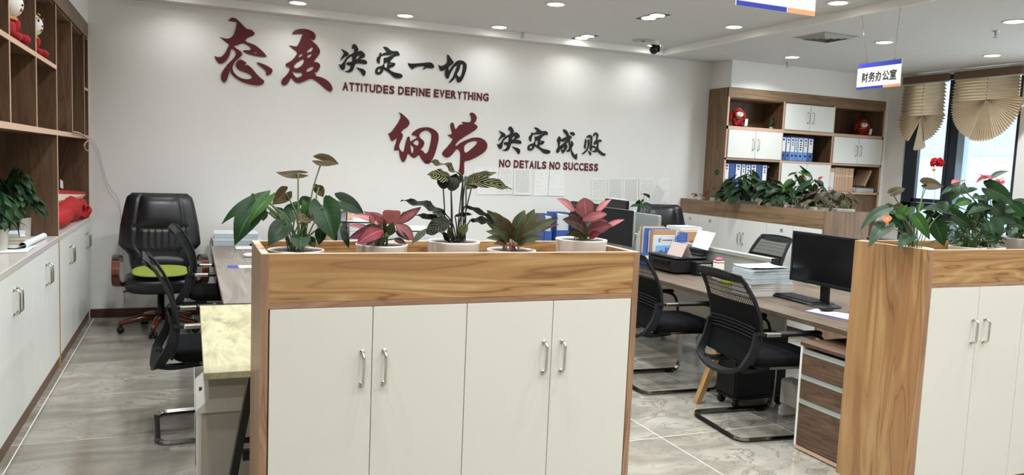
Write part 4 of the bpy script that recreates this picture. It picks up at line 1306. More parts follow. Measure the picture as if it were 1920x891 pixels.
def exec_chair(label, loc, rz, pad=True):
    t = thing('leather_chair', label, 'office chair', (0, 0, 0), 0, 'black leather executive chairs')
    # star base of red wood; chair faces -Y
    MB().lathe([(0.04, 0.10), (0.045, 0.14), (0.03, 0.16), (0.028, 0.40), (0.0001, 0.40)], (0, 0, 0), 20).build('gas_column', M['black'], t)
    for k in range(5):
        a = math.radians(90 + 72 * k + 24)
        d = V((math.cos(a), math.sin(a), 0))
        lg = MB().tube([d * 0.03 + V((0, 0, 0.125)), d * 0.15 + V((0, 0, 0.125)), d * 0.30 + V((0, 0, 0.095)), d * 0.335 + V((0, 0, 0.085))], [0.034, 0.034, 0.026, 0.022], 8).build('leg', M['redwood'], t)
        c = MB()
        side = V((-d.y, d.x, 0))
        for s_ in (1, -1):
            Mx = Matrix((( side.x, d.x, 0), (side.y, d.y, 0), (0, 0, 1))).to_4x4() @ Matrix.Rotation(math.pi / 2, 4, 'Y')
            c.lathe([(0.0001, -0.011), (0.024, -0.011), (0.028, -0.006), (0.028, 0.006), (0.024, 0.011), (0.0001, 0.011)], d * 0.325 + side * 0.018 * s_ + V((0, 0, 0.029)), 16, M_=Mx)
        c.tube([d * 0.325 + V((0, 0, 0.03)), d * 0.325 + V((0, 0, 0.085))], 0.012, 8)
        c.build('caster', M['black'], lg)
    B('tilt_mechanism', M['black'], t, ((-0.10, -0.12, 0.385), (0.10, 0.12, 0.43)), bev=0.012)
    MB().tube([(-0.05, -0.05, 0.40), (-0.20, -0.1, 0.385), (-0.30, -0.12, 0.38)], 0.006, 8).build('tilt_lever', M['black'], t)
    MB().ball((0, -0.02, 0.462), 0.295, 0.275, 0.065, n=40, m=14, e=0.45, e2=0.6).build('seat', M['leather'], t)
    MB().ball((0, -0.245, 0.44), 0.285, 0.075, 0.07, n=32, m=12, e=0.7).build('seat_roll', M['leather'], t)

    # backrest: bulging outline, leaning back
    def bp(z):
        return 0.21 + 0.16 * (z - 0.5) + 0.05 * (z - 0.5)**2

    def outline(v):
        # half width by height 0..1
        tab = [(0, 0.22), (0.12, 0.25), (0.27, 0.265), (0.32, 0.315), (0.37, 0.345), (0.6, 0.33), (0.85, 0.295), (0.95, 0.275), (1.0, 0.23)]
        for (a, wa), (b, wb) in zip(tab, tab[1:]):
            if v <= b:
                return wa + (wb - wa) * (v - a) / (b - a)
        return tab[-1][1]

    zb, zt = 0.48, 1.215

    def face(sgn):
        def fn(u, v):
            z = zb + (zt - zb) * v
            wv_ = outline(v)
            uu = 2 * u - 1
            x = uu * wv_
            th = 0.075 * (1 - abs(uu)**4)**0.5 * (1 - abs(2 * v - 1)**6)**0.5
            pd = 0.0
            if sgn > 0:
                # head roll, seams and the gathered lumbar
                head = 0.030 * max(0, 1 - ((uu) / 0.62)**4) * (max(0, 1 - ((v - 0.78) / 0.2)**4) if abs(v - 0.78) < 0.2 else 0)
                pd += head if abs(uu) < 0.62 else 0
                if abs(uu) < 0.5 and 0.30 < v < 0.56:
                    pd += 0.007 * abs(math.sin(uu * 19))
                for sx in (0.60,):
                    pd -= 0.014 * math.exp(-((abs(uu) - sx) / 0.03)**2)
                pd -= 0.016 * math.exp(-((v - 0.565 - 0.05 * uu * uu) / 0.012)**2) * (1 if abs(uu) < 0.7 else 0)
            return V((x, bp(z) - sgn * (th + pd), z))
        return fn
    m_ = MB().grid(face(1), 48, 44)
    m_.grid(face(-1), 24, 20)
    m_.build('backrest', M['leather'], t)
    MB().ball((0, 0.185, 0.56), 0.225, 0.06, 0.10, n=32, m=12, e=0.7).build('lumbar_roll', M['leather'], t)
    for s_ in (1, -1):
        x = 0.355 * s_
        ar = MB().tube(smooth_path([(x * 0.94, 0.17, 0.62), (x, 0.06, 0.645), (x, -0.10, 0.645), (x, -0.20, 0.62), (x, -0.225, 0.56), (x, -0.19, 0.50), (x * 0.97, -0.12, 0.45), (x * 0.85, 0, 0.425)], 5), 0.03, rect=(0.062, 0.04), up=(0, 0, 1))
        ar.build('armrest', M['redwood'], t)
        MB().tube(smooth_path([(x * 0.94, 0.15, 0.648), (x, 0.05, 0.672), (x, -0.09, 0.672), (x, -0.15, 0.655)], 5), 0.02, rect=(0.055, 0.018), up=(0, 0, 1)).build('arm_pad', M['leather'], t)
    t.location = loc
    t.rotation_euler = (0, 0, rz)
    return t


e1 = exec_chair('big black leather chair with red wooden arms by the left bookcase', (-0.24, 7.50, 0), math.radians(3))
copy_tree(e1, None, (4.80 + 0.33, 7.55, 0), math.radians(-12), 'black leather chair by the back wall behind the right desk')
# green pad on the seat
gp = MB().ball((-0.235, 7.36, 0.558), 0.235, 0.21, 0.014, n=36, m=8, e=0.75, M_=Matrix.Rotation(math.radians(6), 4, 'X')).build('seat_cushion', M['green_pad'], None)
tag(gp, 'flat olive green cushion lying on the black leather chair', 'cushion')


# =================================================================== DESKS
def desk(name, label, x0, x1, y0, y1, mat, z=0.75):
    t = thing(name, label, 'desk', ((x0 + x1) / 2, (y0 + y1) / 2, 0))
    B('desktop', mat, t, ((x0, y0, z - 0.032), (x1, y1, z)), bev=0.003)
    return t


# right island: two rows of workstations
rd = desk('double_desk', 'long grey brown double desk on the right with splayed wooden legs', 3.435, 4.80, 3.11, 8.05, M['walnut_y'])
for y in (4.37, 6.9):
    for xt, xf in ((3.56, 3.275), (4.68, 4.96)):
        m_ = MB()
        a, b = V((xt, y - 0.01, 0.70)), V((xf, y - 0.01, 0.0))
        d = (b - a)
        vs = [a + V((-0.03, -0.03, 0)), a + V((0.03, -0.03, 0)), a + V((0.03, 0.03, 0)), a + V((-0.03, 0.03, 0)), b + V((-0.02, -0.02, 0)), b + V((0.02, -0.02, 0)), b + V((0.02, 0.02, 0)), b + V((-0.02, 0.02, 0))]
        m_.add(vs, [(0, 1, 2, 3), (7, 6, 5, 4), (0, 4, 5, 1), (1, 5, 6, 2), (2, 6, 7, 3), (3, 7, 4, 0)])
        m_.build('leg', M['golden_z'], rd)
    B('cross_beam', M['golden_x'], rd, ((3.55, y - 0.03, 0.66), (4.69, y + 0.03, 0.716)), bev=0.003)
B('beam', M['steelblack'], rd, ((3.70, 3.2, 0.67), (3.74, 7.9, 0.716)))
B('beam', M['steelblack'], rd, ((4.50, 3.2, 0.67), (4.54, 7.9, 0.716)))
B('modesty_panel', M['shred'], rd, ((4.09, 4.45, 0.28), (4.11, 7.9, 0.716)))
# desk screen
t = thing('desk_screen', 'low aluminium framed screen along the middle of the right desk', 'desk screen', (4.115, 5.5, 0.75))
B('top_rail', M['alu'], t, ((4.085, 4.63, 0.945), (4.14, 7.55, 0.98)), bev=0.004)
B('panel', M['alu'], t, ((4.103, 4.64, 0.77), (4.122, 7.54, 0.945)))
B('bottom_rail', M['alu'], t, ((4.095, 4.63, 0.751), (4.13, 7.55, 0.775)), bev=0.003)
B('end_cap', M['grayplas'], t, ((4.08, 4.618, 0.751), (4.145, 4.632, 0.982)), bev=0.003)
# drawer pedestal under the right desk
px0, px1, py0, py1 = 3.31, 3.80, 3.094, 3.455
t = thing('drawer_pedestal', 'dark walnut three drawer pedestal under the right desk', 'drawer unit', (3.55, 3.25, 0))
B('carcass', M['door_w'], t, ((px0 + 0.018, py0, 0.02), (px1, py0 + 0.018, 0.63)), ((px0 + 0.018, py1 - 0.016, 0.02), (px1, py1, 0.63)), ((px1 - 0.02, py0, 0.02), (px1, py1, 0.63)), ((px0 + 0.02, py0, 0.02), (px1, py1, 0.05)))
B('edge_band', M['door_w'], t, ((px0, py1 - 0.016, 0.025), (px0 + 0.018, py1, 0.63)))
B('top', M['walnut_x'], t, ((px0 - 0.004, py0, 0.625), (px1, py1 + 0.003, 0.648)), bev=0.002)
B('bottom_rail', M['case_edge'], t, ((px0 + 0.003, py0, 0.008), (px0 + 0.02, py1, 0.03)))
for z0, z1 in ((0.46, 0.58), (0.315, 0.43), (0.035, 0.285)):
    d = B('drawer', M['walnut_x'], t, ((px0, py0 + 0.002, z0), (px0 + 0.018, py1 - 0.018, z1)), bev=0.001)
    B('handle_strip', M['alu'], d, ((px0 + 0.006, py0 + 0.002, z1 + 0.002), (px0 + 0.02, py1 - 0.018, z1 + 0.026)), ((px0 - 0.004, py0 + 0.002, z1), (px0 + 0.006, py1 - 0.018, z1 + 0.005)))
# pc tower caddy on casters
t = thing('computer_caddy', 'black computer case on a wheeled caddy behind the nearer right chair', 'computer', (3.62, 4.22, 0))
B('case', M['black_m'], t, ((3.45, 4.17, 0.08), (3.88, 4.38, 0.50)), bev=0.006)
B('front_panel', M['black'], t, ((3.438, 4.18, 0.09), (3.452, 4.37, 0.49)), bev=0.005)
MB().lathe([(0.0001, 0), (0.012, 0), (0.012, 0.003), (0.0001, 0.004)], (3.438, 4.22, 0.25), 16, M_=Matrix.Rotation(-math.pi / 2, 4, 'Y')).build('power_button', M['chrome_d'], t)
B('tray', M['black'], t, ((3.45, 4.165, 0.06), (3.89, 4.385, 0.08)), bev=0.003)
for x in (3.48, 3.85):
    for y in (4.195, 4.355):
        MB().lathe([(0.0001, -0.011), (0.03, -0.011), (0.03, 0.011), (0.0001, 0.011)], (x, y, 0.03), 18, M_=Matrix.Rotation(math.pi / 2, 4, 'X')).build('caster', M['black'], t)
# small radiator / heater under the desk
t = thing('panel_heater', 'low pale grey floor heater between chair and drawer pedestal', 'heater', (3.85, 3.75, 0))
B('body', M['shred'], t, ((3.70, 3.50, 0.07), (3.80, 4.03, 0.245)), bev=0.012)
B('top_grille', M['shred_d'], t, ((3.715, 3.52, 0.244), (3.785, 4.01, 0.249)))
for y in (3.56, 3.97):
    B('foot', M['shred'], t, ((3.66, y - 0.025, 0.0), (3.84, y + 0.025, 0.07)), bev=0.012)


def monitor(name, label, c, yaw, w=0.53, h=0.33, zb=0.885, z0=0.75, mat='black', screen='screen', bez=0.016, gray=None):
    """screen looks along local -X, then turned by yaw"""
    t = thing(name, label, 'monitor', (c[0], c[1], z0), 0, 'computer monitors')
    zl = zb - z0
    B('housing', M[mat], t, ((0.0, -w / 2, zl), (0.028, w / 2, zl + h)), bev=0.006, world=False)
    B('bezel', M[gray or mat], t, ((-0.006, -w / 2, zl), (0.0, w / 2, zl + bez * 1.4)), ((-0.006, -w / 2, zl + h - bez), (0.0, w / 2, zl + h)), ((-0.006, -w / 2, zl), (0.0, -w / 2 + bez, zl + h)), ((-0.006, w / 2 - bez, zl), (0.0, w / 2, zl + h)), world=False, bev=0.001)
    B('screen', M[screen], t, ((-0.002, -w / 2 + bez, zl + bez * 1.4), (0.0005, w / 2 - bez, zl + h - bez)), world=False)
    m_ = MB().tube([(0.03, 0, zl + 0.1), (0.045, 0, zl + 0.02), (0.05, 0, 0.012)], 0.01, rect=(0.07, 0.018), up=(1, 0, 0))
    m_.build('neck', M[mat], t, False)
    MB().lathe([(0.0001, 0.012), (0.10, 0.010), (0.115, 0.004), (0.115, 0.0), (0.0001, 0.0)], (0.03, 0, 0), 32, sy=1.15).build('foot', M[mat], t, False)
    MB().tube(smooth_path([(0.03, 0.02, zl + 0.06), (0.09, 0.03, zl - 0.02), (0.10, 0.02, 0.03), (0.14, 0.0, 0.005)], 5), 0.003, 6).build('cable', M['black'], t, False)
    t.rotation_euler = (0, 0, yaw)
    return t


monitor('monitor', 'large black monitor above the keyboard on the right desk', (3.90, 3.94), math.radians(0), 0.57, 0.345)
monitor('monitor', 'black monitor back to back behind the large right desk monitor', (4.37, 3.72), math.radians(180), 0.56, 0.34, 0.875)
monitor('monitor', 'black monitor with a silver side edge beside the pink plant', (3.80, 6.50), math.radians(2), 0.60, 0.34, 0.89, mat='alu', gray='black_m', screen='black_m')
monitor('monitor', 'black monitor behind the silver edged one, toward the blue folders', (3.80, 7.16), math.radians(3), 0.56, 0.35, 0.90)
monitor('monitor', 'grey backed monitor just left of the file rack', (4.42, 6.9), math.radians(178), 0.50, 0.30, 0.86, mat='alu')
monitor('monitor', 'black monitor deepest on the right desk with a paper on top', (4.42, 7.55), math.radians(176), 0.55, 0.34, 0.93)

# keyboard, mouse and the leaflet
kx, ky, kz = 3.93, 4.17, 0.75
t = thing('keyboard', 'black keyboard on the right desk in front of the monitor', 'keyboard', (kx, ky, kz), math.radians(-3))
B('body', M['black'], t, ((-0.095, -0.26, 0.0), (0.095, 0.26, 0.018)), bev=0.006, world=False)
kk = MB()
for r in range(6):
    n_ = 17 if r else 3
    for c_ in range(17):
        if r == 0 and 4 < c_ < 9:
            continue
        y = 0.235 - c_ * 0.0285
        kk.box((-0.078 + r * 0.026, y - 0.0125, 0.017), (-0.078 + r * 0.026 + 0.021, y + 0.0095, 0.026), bev=0.003)
kk.box((-0.078, -0.02, 0.017), (-0.057, 0.12, 0.026), bev=0.003)
o = kk.build('keys', M['black_m'], t, False)
tag(o, None, None, None, 'stuff')


def mouse(label, p, rz, mat='black'):
    t = thing('mouse', label, 'computer mouse', p, rz)
    MB().ball((0, 0, 0.017), 0.055, 0.032, 0.018, n=24, m=10, e=0.85).build('body', M[mat], t, False)
    MB().tube([(0.025, 0, 0.034), (0.035, 0, 0.030)], 0.004, 8).build('wheel', M['grayplas'], t, False)
    return t


mouse('black mouse on the leaflet at the right desk', (3.79, 3.76, 0.753), math.radians(-8))
q = [at(x, y, Z=0.7515) for x, y in ((1508, 584), (1594, 602), (1597, 588), (1530, 579))]
lf = MB().sheet(q[0], q[1], V((3.93, 3.50, 0.7515)), q[3]).build('leaflet', M['flyer'], None)
tag(lf, 'coloured leaflet used as mouse pad on the right desk', 'leaflet')
MB_ = MB().sheet(q[0] + V((0, 0, 0.0008)), q[1] + V((0, 0, 0.0008)), q[1] + V((0.03, 0.002, 0.0008)), q[0] + V((0.03, 0.002, 0.0008)))
MB_.build('blue_border', M['signblue'], lf)

# chrome phone stand and papers behind the monitor
t = thing('paper_tray', 'white wire paper tray behind the monitor stand', 'tray', (4.0, 3.55, 0.75))
m_ = MB()
for z in (0.757, 0.79):
    m_.tube([(3.93, 3.4, z), (4.07, 3.4, z), (4.07, 3.72, z), (3.93, 3.72, z)], 0.003, 6, closed=True)
m_.build('frame', M['alu'], t)
B('papers', M['paper'], t, ((3.94, 3.41, 0.752), (4.06, 3.71, 0.775)))
tag(B('white_board', M['paper'], None, ((3.97, 3.20, 0.751), (4.30, 3.215, 1.17))), 'white sheet standing between monitor and planter cabinet', 'board')


# stacks of paper: every ream its own slab
def ream(label, x0, y0, x1, y1, z0, z1, rz=0.0, top='paper', side='paper_b', group='thick document stacks', nm='document_stack', cat='papers', bow=0.0, layers=10):
    c = V(((x0 + x1) / 2, (y0 + y1) / 2, z0))
    t = thing(nm, label, cat, c, rz, group)
    hx, hy, h = (x1 - x0) / 2, (y1 - y0) / 2, z1 - z0
    m_ = MB()
    for k in range(layers):
        j = 0.0022
        ox, oy = random.uniform(-j, j), random.uniform(-j, j)
        a = h * k / layers
        b = h * (k + 0.93) / layers
        m_.box((-hx + ox, -hy + oy, a), (hx + ox, hy + oy, b))
    tag(m_.build('pages', M[side], t, False), None, None, None, 'stuff')
    m_ = MB().grid(lambda u, v: V(((2 * u - 1) * (hx + 0.001), (2 * v - 1) * (hy + 0.001), h + 0.0015 + bow * (abs(2 * v - 1)**3 + 0.4 * abs(2 * u - 1)**3))), 6, 8)
    m_.build('top_sheet', M[top], t, False)
    return t


ream('lower stack of bound documents beside the right desk keyboard', 3.65, 4.32, 4.02, 4.53, 0.75, 0.835, math.radians(-2), top='paper_b', side='shred')
ream('upper stack of white documents with a curled top sheet', 3.64, 4.32, 4.01, 4.53, 0.838, 0.925, math.radians(2), bow=0.0, layers=5)
ream('topmost loose white papers on the document stacks', 3.65, 4.32, 4.00, 4.54, 0.929, 0.942, math.radians(5), bow=0.012, layers=2)

# printer
t = thing('printer', 'black inkjet printer with side ink tanks on the right desk', 'printer', (3.88, 5.58, 0.75), math.radians(2))
B('body', M['black_m'], t, ((-0.155, -0.20, 0.012), (0.17, 0.20, 0.125)), bev=0.012, world=False)
B('scanner_lid', M['black'], t, ((-0.16, -0.205, 0.127), (0.172, 0.205, 0.148)), bev=0.008, world=False)
B('control_strip', M['screen'], t, ((-0.163, -0.12, 0.075), (-0.153, 0.12, 0.112)), bev=0.003, world=False)
B('output_slot', M['screen'], t, ((-0.158, -0.13, 0.022), (-0.152, 0.13, 0.058)), world=False)
for k in range(4):
    MB().lathe([(0.0001, 0), (0.006, 0), (0.006, 0.002), (0.0001, 0.0025)], (-0.163, -0.03 + k * 0.02, 0.094), 12, M_=Matrix.Rotation(-math.pi / 2, 4, 'Y')).build('button', M['grayplas'], t, False)
B('rear_feeder', M['black'], t, ((0.12, -0.16, 0.148), (0.168, 0.16, 0.165)), ((0.165, -0.15, 0.148), (0.18, 0.15, 0.20)), bev=0.003, world=False)
tk = B('ink_tank', M['black'], t, ((0.0, -0.285, 0.005), (0.17, -0.202, 0.118)), bev=0.006, world=False)
B('tank_window', M['shred_d'], tk, ((0.035, -0.2885, 0.018), (0.15, -0.2845, 0.098)), world=False)
for k in range(4):
    B('ink_column', M['alu'], tk, ((0.041 + k * 0.027, -0.2905, 0.024), (0.060 + k * 0.027, -0.288, 0.092)), world=False)
pp = [at(1297, 462, X=4.06), at(1327, 470, X=4.04), at(1342, 437, X=4.10), at(1309, 431, X=4.12)]
tag(MB().sheet(*pp).build('loose_sheet', M['paper'], None), 'blank white sheet standing in the printer feeder', 'paper')

# folded acrylic display stand on the printer
t = thing('acrylic_stand', 'clear triangular display stand on the printer lid', 'display stand', (3.86, 5.45, 0.899))
c0 = V((3.78, 5.50, 0.899))
ya, yb = 5.36, 5.58
xm, zt_ = 3.83, 1.01
for a, b, n_ in (((3.78, 0.900), (xm, zt_), 'front_panel'), ((3.88, 0.900), (xm, zt_), 'back_panel')):
    m_ = MB()
    dx = 0.0015
    vs = [V((a[0], ya, a[1])), V((a[0], yb, a[1])), V((b[0], yb, b[1])), V((b[0], ya, b[1]))]
    m_.add(vs + [p + V((dx, 0, 0.001)) for p in vs], [(0, 1, 2, 3), (7, 6, 5, 4), (0, 4, 5, 1), (1, 5, 6, 2), (2, 6, 7, 3), (3, 7, 4, 0)])
    m_.build(n_, M['clear'], t)
MB().sheet(V((3.787, 5.55, 0.908)), V((3.787, 5.39, 0.908)), V((3.823, 5.39, 0.985)), V((3.823, 5.55, 0.985))).build('card', plain('warm_printed_card', '#b98a7c', 0.6, var=0.35, vs=14), t)

# file rack: blue perforated holder and folders standing in it
t = thing('file_rack', 'blue plastic file rack full of folders beside the printer', 'file rack', (3.98, 6.1, 0.75))
B('front_lip', M['blue'], t, ((3.75, 5.80, 0.752), (3.755, 6.20, 0.80)), ((3.75, 5.80, 0.86), (3.755, 6.20, 0.875)), bev=0.001)
for k in range(5):
    y = 5.80 + k * 0.097
    B('bar', M['blue'], t, ((3.749, y, 0.80), (3.756, y + 0.012, 0.862)))
for k in range(4):
    y = 5.812 + k * 0.097
    B('label_card', M['paper'] if k % 2 else M['signwhite'], t, ((3.752, y + 0.008, 0.802), (3.754, y + 0.077, 0.855)))
B('floor', M['blue'], t, ((3.75, 5.80, 0.7505), (4.10, 6.20, 0.755)))
fo = [('white', 6.17, 0.25, 0.012, 'paper', 'thin white folder at the left end of the file rack'), ('w2', 6.147, 0.29, 0.014, 'paper_c', 'cream folder second in the file rack'), ('w3', 6.122, 0.33, 0.014, 'paper', 'white folder third in the file rack'),
      ('k', 6.096, 0.345, 0.014, 'kraft', 'brown card folder between white ones in the file rack'), ('w4', 6.07, 0.335, 0.016, 'paper', 'white folder left of the blue binder in the file rack'),
      ('b', 6.018, 0.33, 0.055, 'blue', 'thick blue binder in the file rack'), ('w5', 5.965, 0.31, 0.014, 'paper', 'white folder right of the blue binder'),
      ('k2', 5.925, 0.325, 0.05, 'kraft', 'thick brown archive folder in the file rack')]
for i, (a, y, h, th, mt, l_) in enumerate(fo):
    f_ = thing('folder', l_, 'folder', (3.97, y, 0.756), 0, 'folders in the file rack')
    B('cover', M[mt], f_, ((3.842, y - th / 2, 0.757), (4.08, y - th / 2 + 0.0025, 0.756 + h)), ((3.842, y + th / 2 - 0.0025, 0.757), (4.08, y + th / 2, 0.756 + h)), ((3.84, y - th / 2, 0.757), (3.8435, y + th / 2, 0.756 + h)))
    B('pages', M['paper'], f_, ((3.848, y - th / 2 + 0.0028, 0.758), (4.075, y + th / 2 - 0.0028, 0.75 + h)))
# white brochure with a blue city cover, perforated blue holder, brown archive box
bc = thing('brochure', 'white brochure with a pale blue skyline cover leaning on the folders', 'brochure', (3.925, 5.875, 0.756))
B('cover', M['paper'], bc, ((3.82, 5.855, 0.757), (4.055, 5.87, 1.035)))
B('cover_picture', M['blue_c'], bc, ((3.845, 5.853, 0.80), (4.025, 5.855, 0.945)))
B('tower', M['blue'], bc, ((3.885, 5.8515, 0.80), (3.915, 5.853, 0.90)), ((3.945, 5.8515, 0.80), (3.96, 5.853, 0.925)))
MB().tube([(3.885 + 0.012 * math.cos(a_), 5.853, 0.995 + 0.012 * math.sin(a_)) for a_ in [0.7 + k * 0.5 for k in range(10)]], 0.0035, 6).build('emblem', M['blue'], bc)
B('title_line', M['ink'], bc, ((3.91, 5.8535, 0.990), (4.015, 5.8548, 0.996)))
hd = thing('magazine_holder', 'blue perforated magazine holder in front of the archive box', 'magazine holder', (3.98, 5.87, 0.756))
for y in (5.79, 5.835):
    m_ = MB()
    NX, NZ = 8, 11
    xa, xb, za, zb_ = 3.94, 4.13, 0.757, 1.065
    for i in range(NX):
        for j in range(NZ):
            X0, X1 = xa + (xb - xa) * i / NX, xa + (xb - xa) * (i + 1) / NX
            Z0, Z1 = za + (zb_ - za) * j / NZ, za + (zb_ - za) * (j + 1) / NZ
            lim = za + (zb_ - za) * min(1, 0.30 + 1.0 * (i + 1) / NX)
            if Z1 > lim + 0.001:
                continue
            g = 0.22
            w_, h_ = (X1 - X0) * g, (Z1 - Z0) * g
            for a_, b_ in (((X0, Z0), (X1, Z0 + h_)), ((X0, Z1 - h_), (X1, Z1)), ((X0, Z0 + h_), (X0 + w_, Z1 - h_)), ((X1 - w_, Z0 + h_), (X1, Z1 - h_))):
                m_.box((a_[0], y, a_[1]), (b_[0], y + 0.003, b_[1]))
    tag(m_.build('perforated_side', M['blue'], hd), None, None, None, 'stuff')
B('back', M['blue'], hd, ((4.128, 5.79, 0.757), (4.131, 5.838, 1.065)))
B('floor', M['blue'], hd, ((3.94, 5.79, 0.756), (4.13, 5.838, 0.759)))
ab = thing('archive_box', 'brown kraft archive box with red characters behind the printer', 'archive box', (4.3, 5.95, 0.756))
B('box', M['kraft'], ab, ((4.15, 5.87, 0.751), (4.44, 5.95, 1.07)), bev=0.002)
text_mesh('lettering', '档', M['redink'], ab, (4.215, 5.8695, 0.93), (1, 0, 0), (0, 0, 1), 0.06, 0.065, bold=0.02, depth=0.0006)
ream('pile of white papers lying across the tops of the folders', 4.18, 5.97, 4.42, 6.20, 0.751, 1.10, 0.0, nm='paper_pile', side='paper', group='white paper piles', layers=12)

# small items between printer and documents
t = thing('carton_box', 'tall white printed carton with a pink wrap on top', 'box', (3.98, 5.12, 0.75))
B('carton', M['pA'], t, ((3.94, 5.085, 0.751), (4.005, 5.15, 0.90)), bev=0.002)
B('red_band', M['redink'], t, ((3.9392, 5.0845, 0.885), (4.0055, 5.1505, 0.893)))
MB().ball((3.97, 5.117, 0.912), 0.034, 0.03, 0.016, n=14, m=8).build('pink_wrap', M['pink'], t)
t = thing('sticky_notes', 'neon yellow card pack beside the printer', 'note pad', (3.96, 4.93, 0.75))
B('pack', M['yellow'], t, ((3.88, 4.88, 0.751), (4.0, 4.97, 0.825)), bev=0.004)
B('white_band', M['paper'], t, ((3.865, 4.955, 0.751), (3.93, 4.985, 0.835)), bev=0.003)
tag(MB().grid(lambda u, v: V((3.93 + 0.12 * u, 4.68 + 0.17 * v, 0.7515 + 0.075 * math.sin(u * 2.8) + 0.01 * v * u)), 8, 8).build('crumpled_paper', M['paper'], None), 'loose white papers heaped before the desk screen', 'papers')

# blue folder rack by the back wall
for k, (x, w_, h, l_) in enumerate(((3.66, 0.10, 0.33, 'blue upright file holder left by the back wall'), (3.84, 0.17, 0.35, 'wider blue file holder right by the back wall'))):
    t = thing('file_holder', l_, 'file holder', (x, 7.85, 0.75), 0, 'blue file holders by the wall')
    B('shell', M['blue'], t, ((x - w_ / 2, 7.72, 0.751), (x - w_ / 2 + 0.004, 7.98, 0.75 + h)), ((x + w_ / 2 - 0.004, 7.72, 0.751), (x + w_ / 2, 7.98, 0.75 + h)), ((x - w_ / 2, 7.976, 0.751), (x + w_ / 2, 7.98, 0.75 + h)), ((x - w_ / 2, 7.72, 0.751), (x + w_ / 2, 7.724, 0.75 + h * 0.45)))
    B('papers', M['paper'], t, ((x - w_ / 2 + 0.015, 7.73, 0.752), (x + w_ / 2 - 0.015, 7.97, 0.75 + h - 0.02)))
t = thing('file_holder', 'blue file holder beside the wider one, toward the monitors', 'file holder', (4.05, 7.85, 0.75), 0, 'blue file holders by the wall')
B('shell', M['blue'], t, ((3.96, 7.72, 0.751), (4.14, 7.724, 1.09)), ((3.96, 7.72, 0.751), (3.964, 7.98, 1.10)), ((4.136, 7.72, 0.751), (4.14, 7.98, 1.10)))
B('papers', M['paper'], t, ((3.97, 7.73, 0.752), (4.13, 7.97, 1.08)))
tag(MB().sheet((4.36, 7.40, 1.281), (4.46, 7.40, 1.281), (4.46, 7.72, 1.286), (4.36, 7.72, 1.286)).build('top_paper', M['paper'], None), 'white paper lying on the deepest black monitor', 'paper')

# left island
ld_ = desk('double_desk', 'long grey wood double desk on the left behind the central cabinet', 0.176, 2.25, 4.66, 8.10, M['walnut_gray'])
for x in (0.26, 2.15):
    for y in (4.75, 8.0):
        B('leg', M['steelblack'], ld_, ((x - 0.025, y - 0.025, 0), (x + 0.025, y + 0.025, 0.718)), bev=0.003)
B('modesty_panel', M['walnut_gray'], ld_, ((1.19, 4.75, 0.3), (1.21, 8.0, 0.716)))
t = thing('side_table', 'small black legged table with a bleached knotty board top', 'table', (0.35, 3.85, 0))
B('board', M['board'], t, ((0.05, 3.16, 0.722), (0.78, 4.60, 0.75)), bev=0.002)
m_ = MB()
for y0_, y1_ in ((3.95, 3.98), (3.98, 3.98)):
    pass
MB().tube([(0.235, 3.22, 0.72), (0.115, 3.24, 0.0)], 0.02, rect=(0.055, 0.03), up=(1, 0, 0)).build('leg', M['steelblack'], t)
MB().tube([(0.70, 3.24, 0.72), (0.74, 3.24, 0.0)], 0.02, rect=(0.055, 0.03), up=(1, 0, 0)).build('leg', M['steelblack'], t)
MB().tube([(0.23, 4.50, 0.72), (0.13, 4.50, 0.0)], 0.02, rect=(0.055, 0.03), up=(1, 0, 0)).build('leg', M['steelblack'], t)
MB().tube([(0.70, 4.50, 0.72), (0.72, 4.52, 0.0)], 0.02, rect=(0.055, 0.03), up=(1, 0, 0)).build('leg', M['steelblack'], t)
B('stretcher', M['steelblack'], t, ((0.20, 3.215, 0.36), (0.70, 3.245, 0.40)), ((0.22, 3.215, 0.56), (0.70, 3.24, 0.585)))
# shredder
t = thing('paper_shredder', 'pale grey paper shredder under the bleached board', 'shredder', (0.2, 3.7, 0))
sx0, sx1, sy0, sy1, sz = 0.025, 0.33, 3.44, 3.84, 0.60
B('bin', M['shred_d'], t, ((sx0 + 0.02, sy0 + 0.01, 0.015), (sx1, sy1 - 0.01, 0.50)), bev=0.012)
B('side_face', M['shred'], t, ((sx0, sy0 + 0.004, 0.01), (sx0 + 0.03, sy1 - 0.004, 0.52)), bev=0.01)
m_ = MB()
prof = [(sx0 - 0.002, 0.50), (sx0 - 0.002, 0.55), (sx0 + 0.05, sz), (sx1 + 0.005, sz), (sx1 + 0.005, 0.50)]
vs = [V((x, y, z)) for y in (sy0, sy0 + 0.03, sy1 - 0.03, sy1) for x, z in prof]
vs = []
for y, sh_ in ((sy0, 0.04), (sy0 + 0.045, 0.0), (sy1 - 0.03, 0.0), (sy1, 0.03)):
    vs += [V((x, y, z - (sh_ if z > 0.51 else 0))) for x, z in prof]
fs = []
for k in range(3):
    for j in range(5):
        fs.append((k * 5 + j, k * 5 + (j + 1) % 5, (k + 1) * 5 + (j + 1) % 5, (k + 1) * 5 + j))
fs += [(4, 3, 2, 1, 0), (15, 16, 17, 18, 19)]
m_.add(vs, fs).build('head', M['shred'], t)
B('window_slot', M['black'], t, ((sx0 - 0.002, sy0 + 0.09, 0.24), (sx0 + 0.001, sy0 + 0.13, 0.46)))
B('label', M['grayplas'], t, ((sx0 - 0.002, sy0 + 0.085, 0.10), (sx0 + 0.001, sy0 + 0.12, 0.17)))
B('badge', M['grayplas'], t, ((sx0 + 0.012, sy0 + 0.10, 0.572), (sx0 + 0.03, sy0 + 0.14, 0.576)))
B('grip', M['grayplas'], t, ((sx0 + 0.16, sy0 + 0.007, 0.35), (sx1 - 0.05, sy0 + 0.011, 0.375)), bev=0.001)

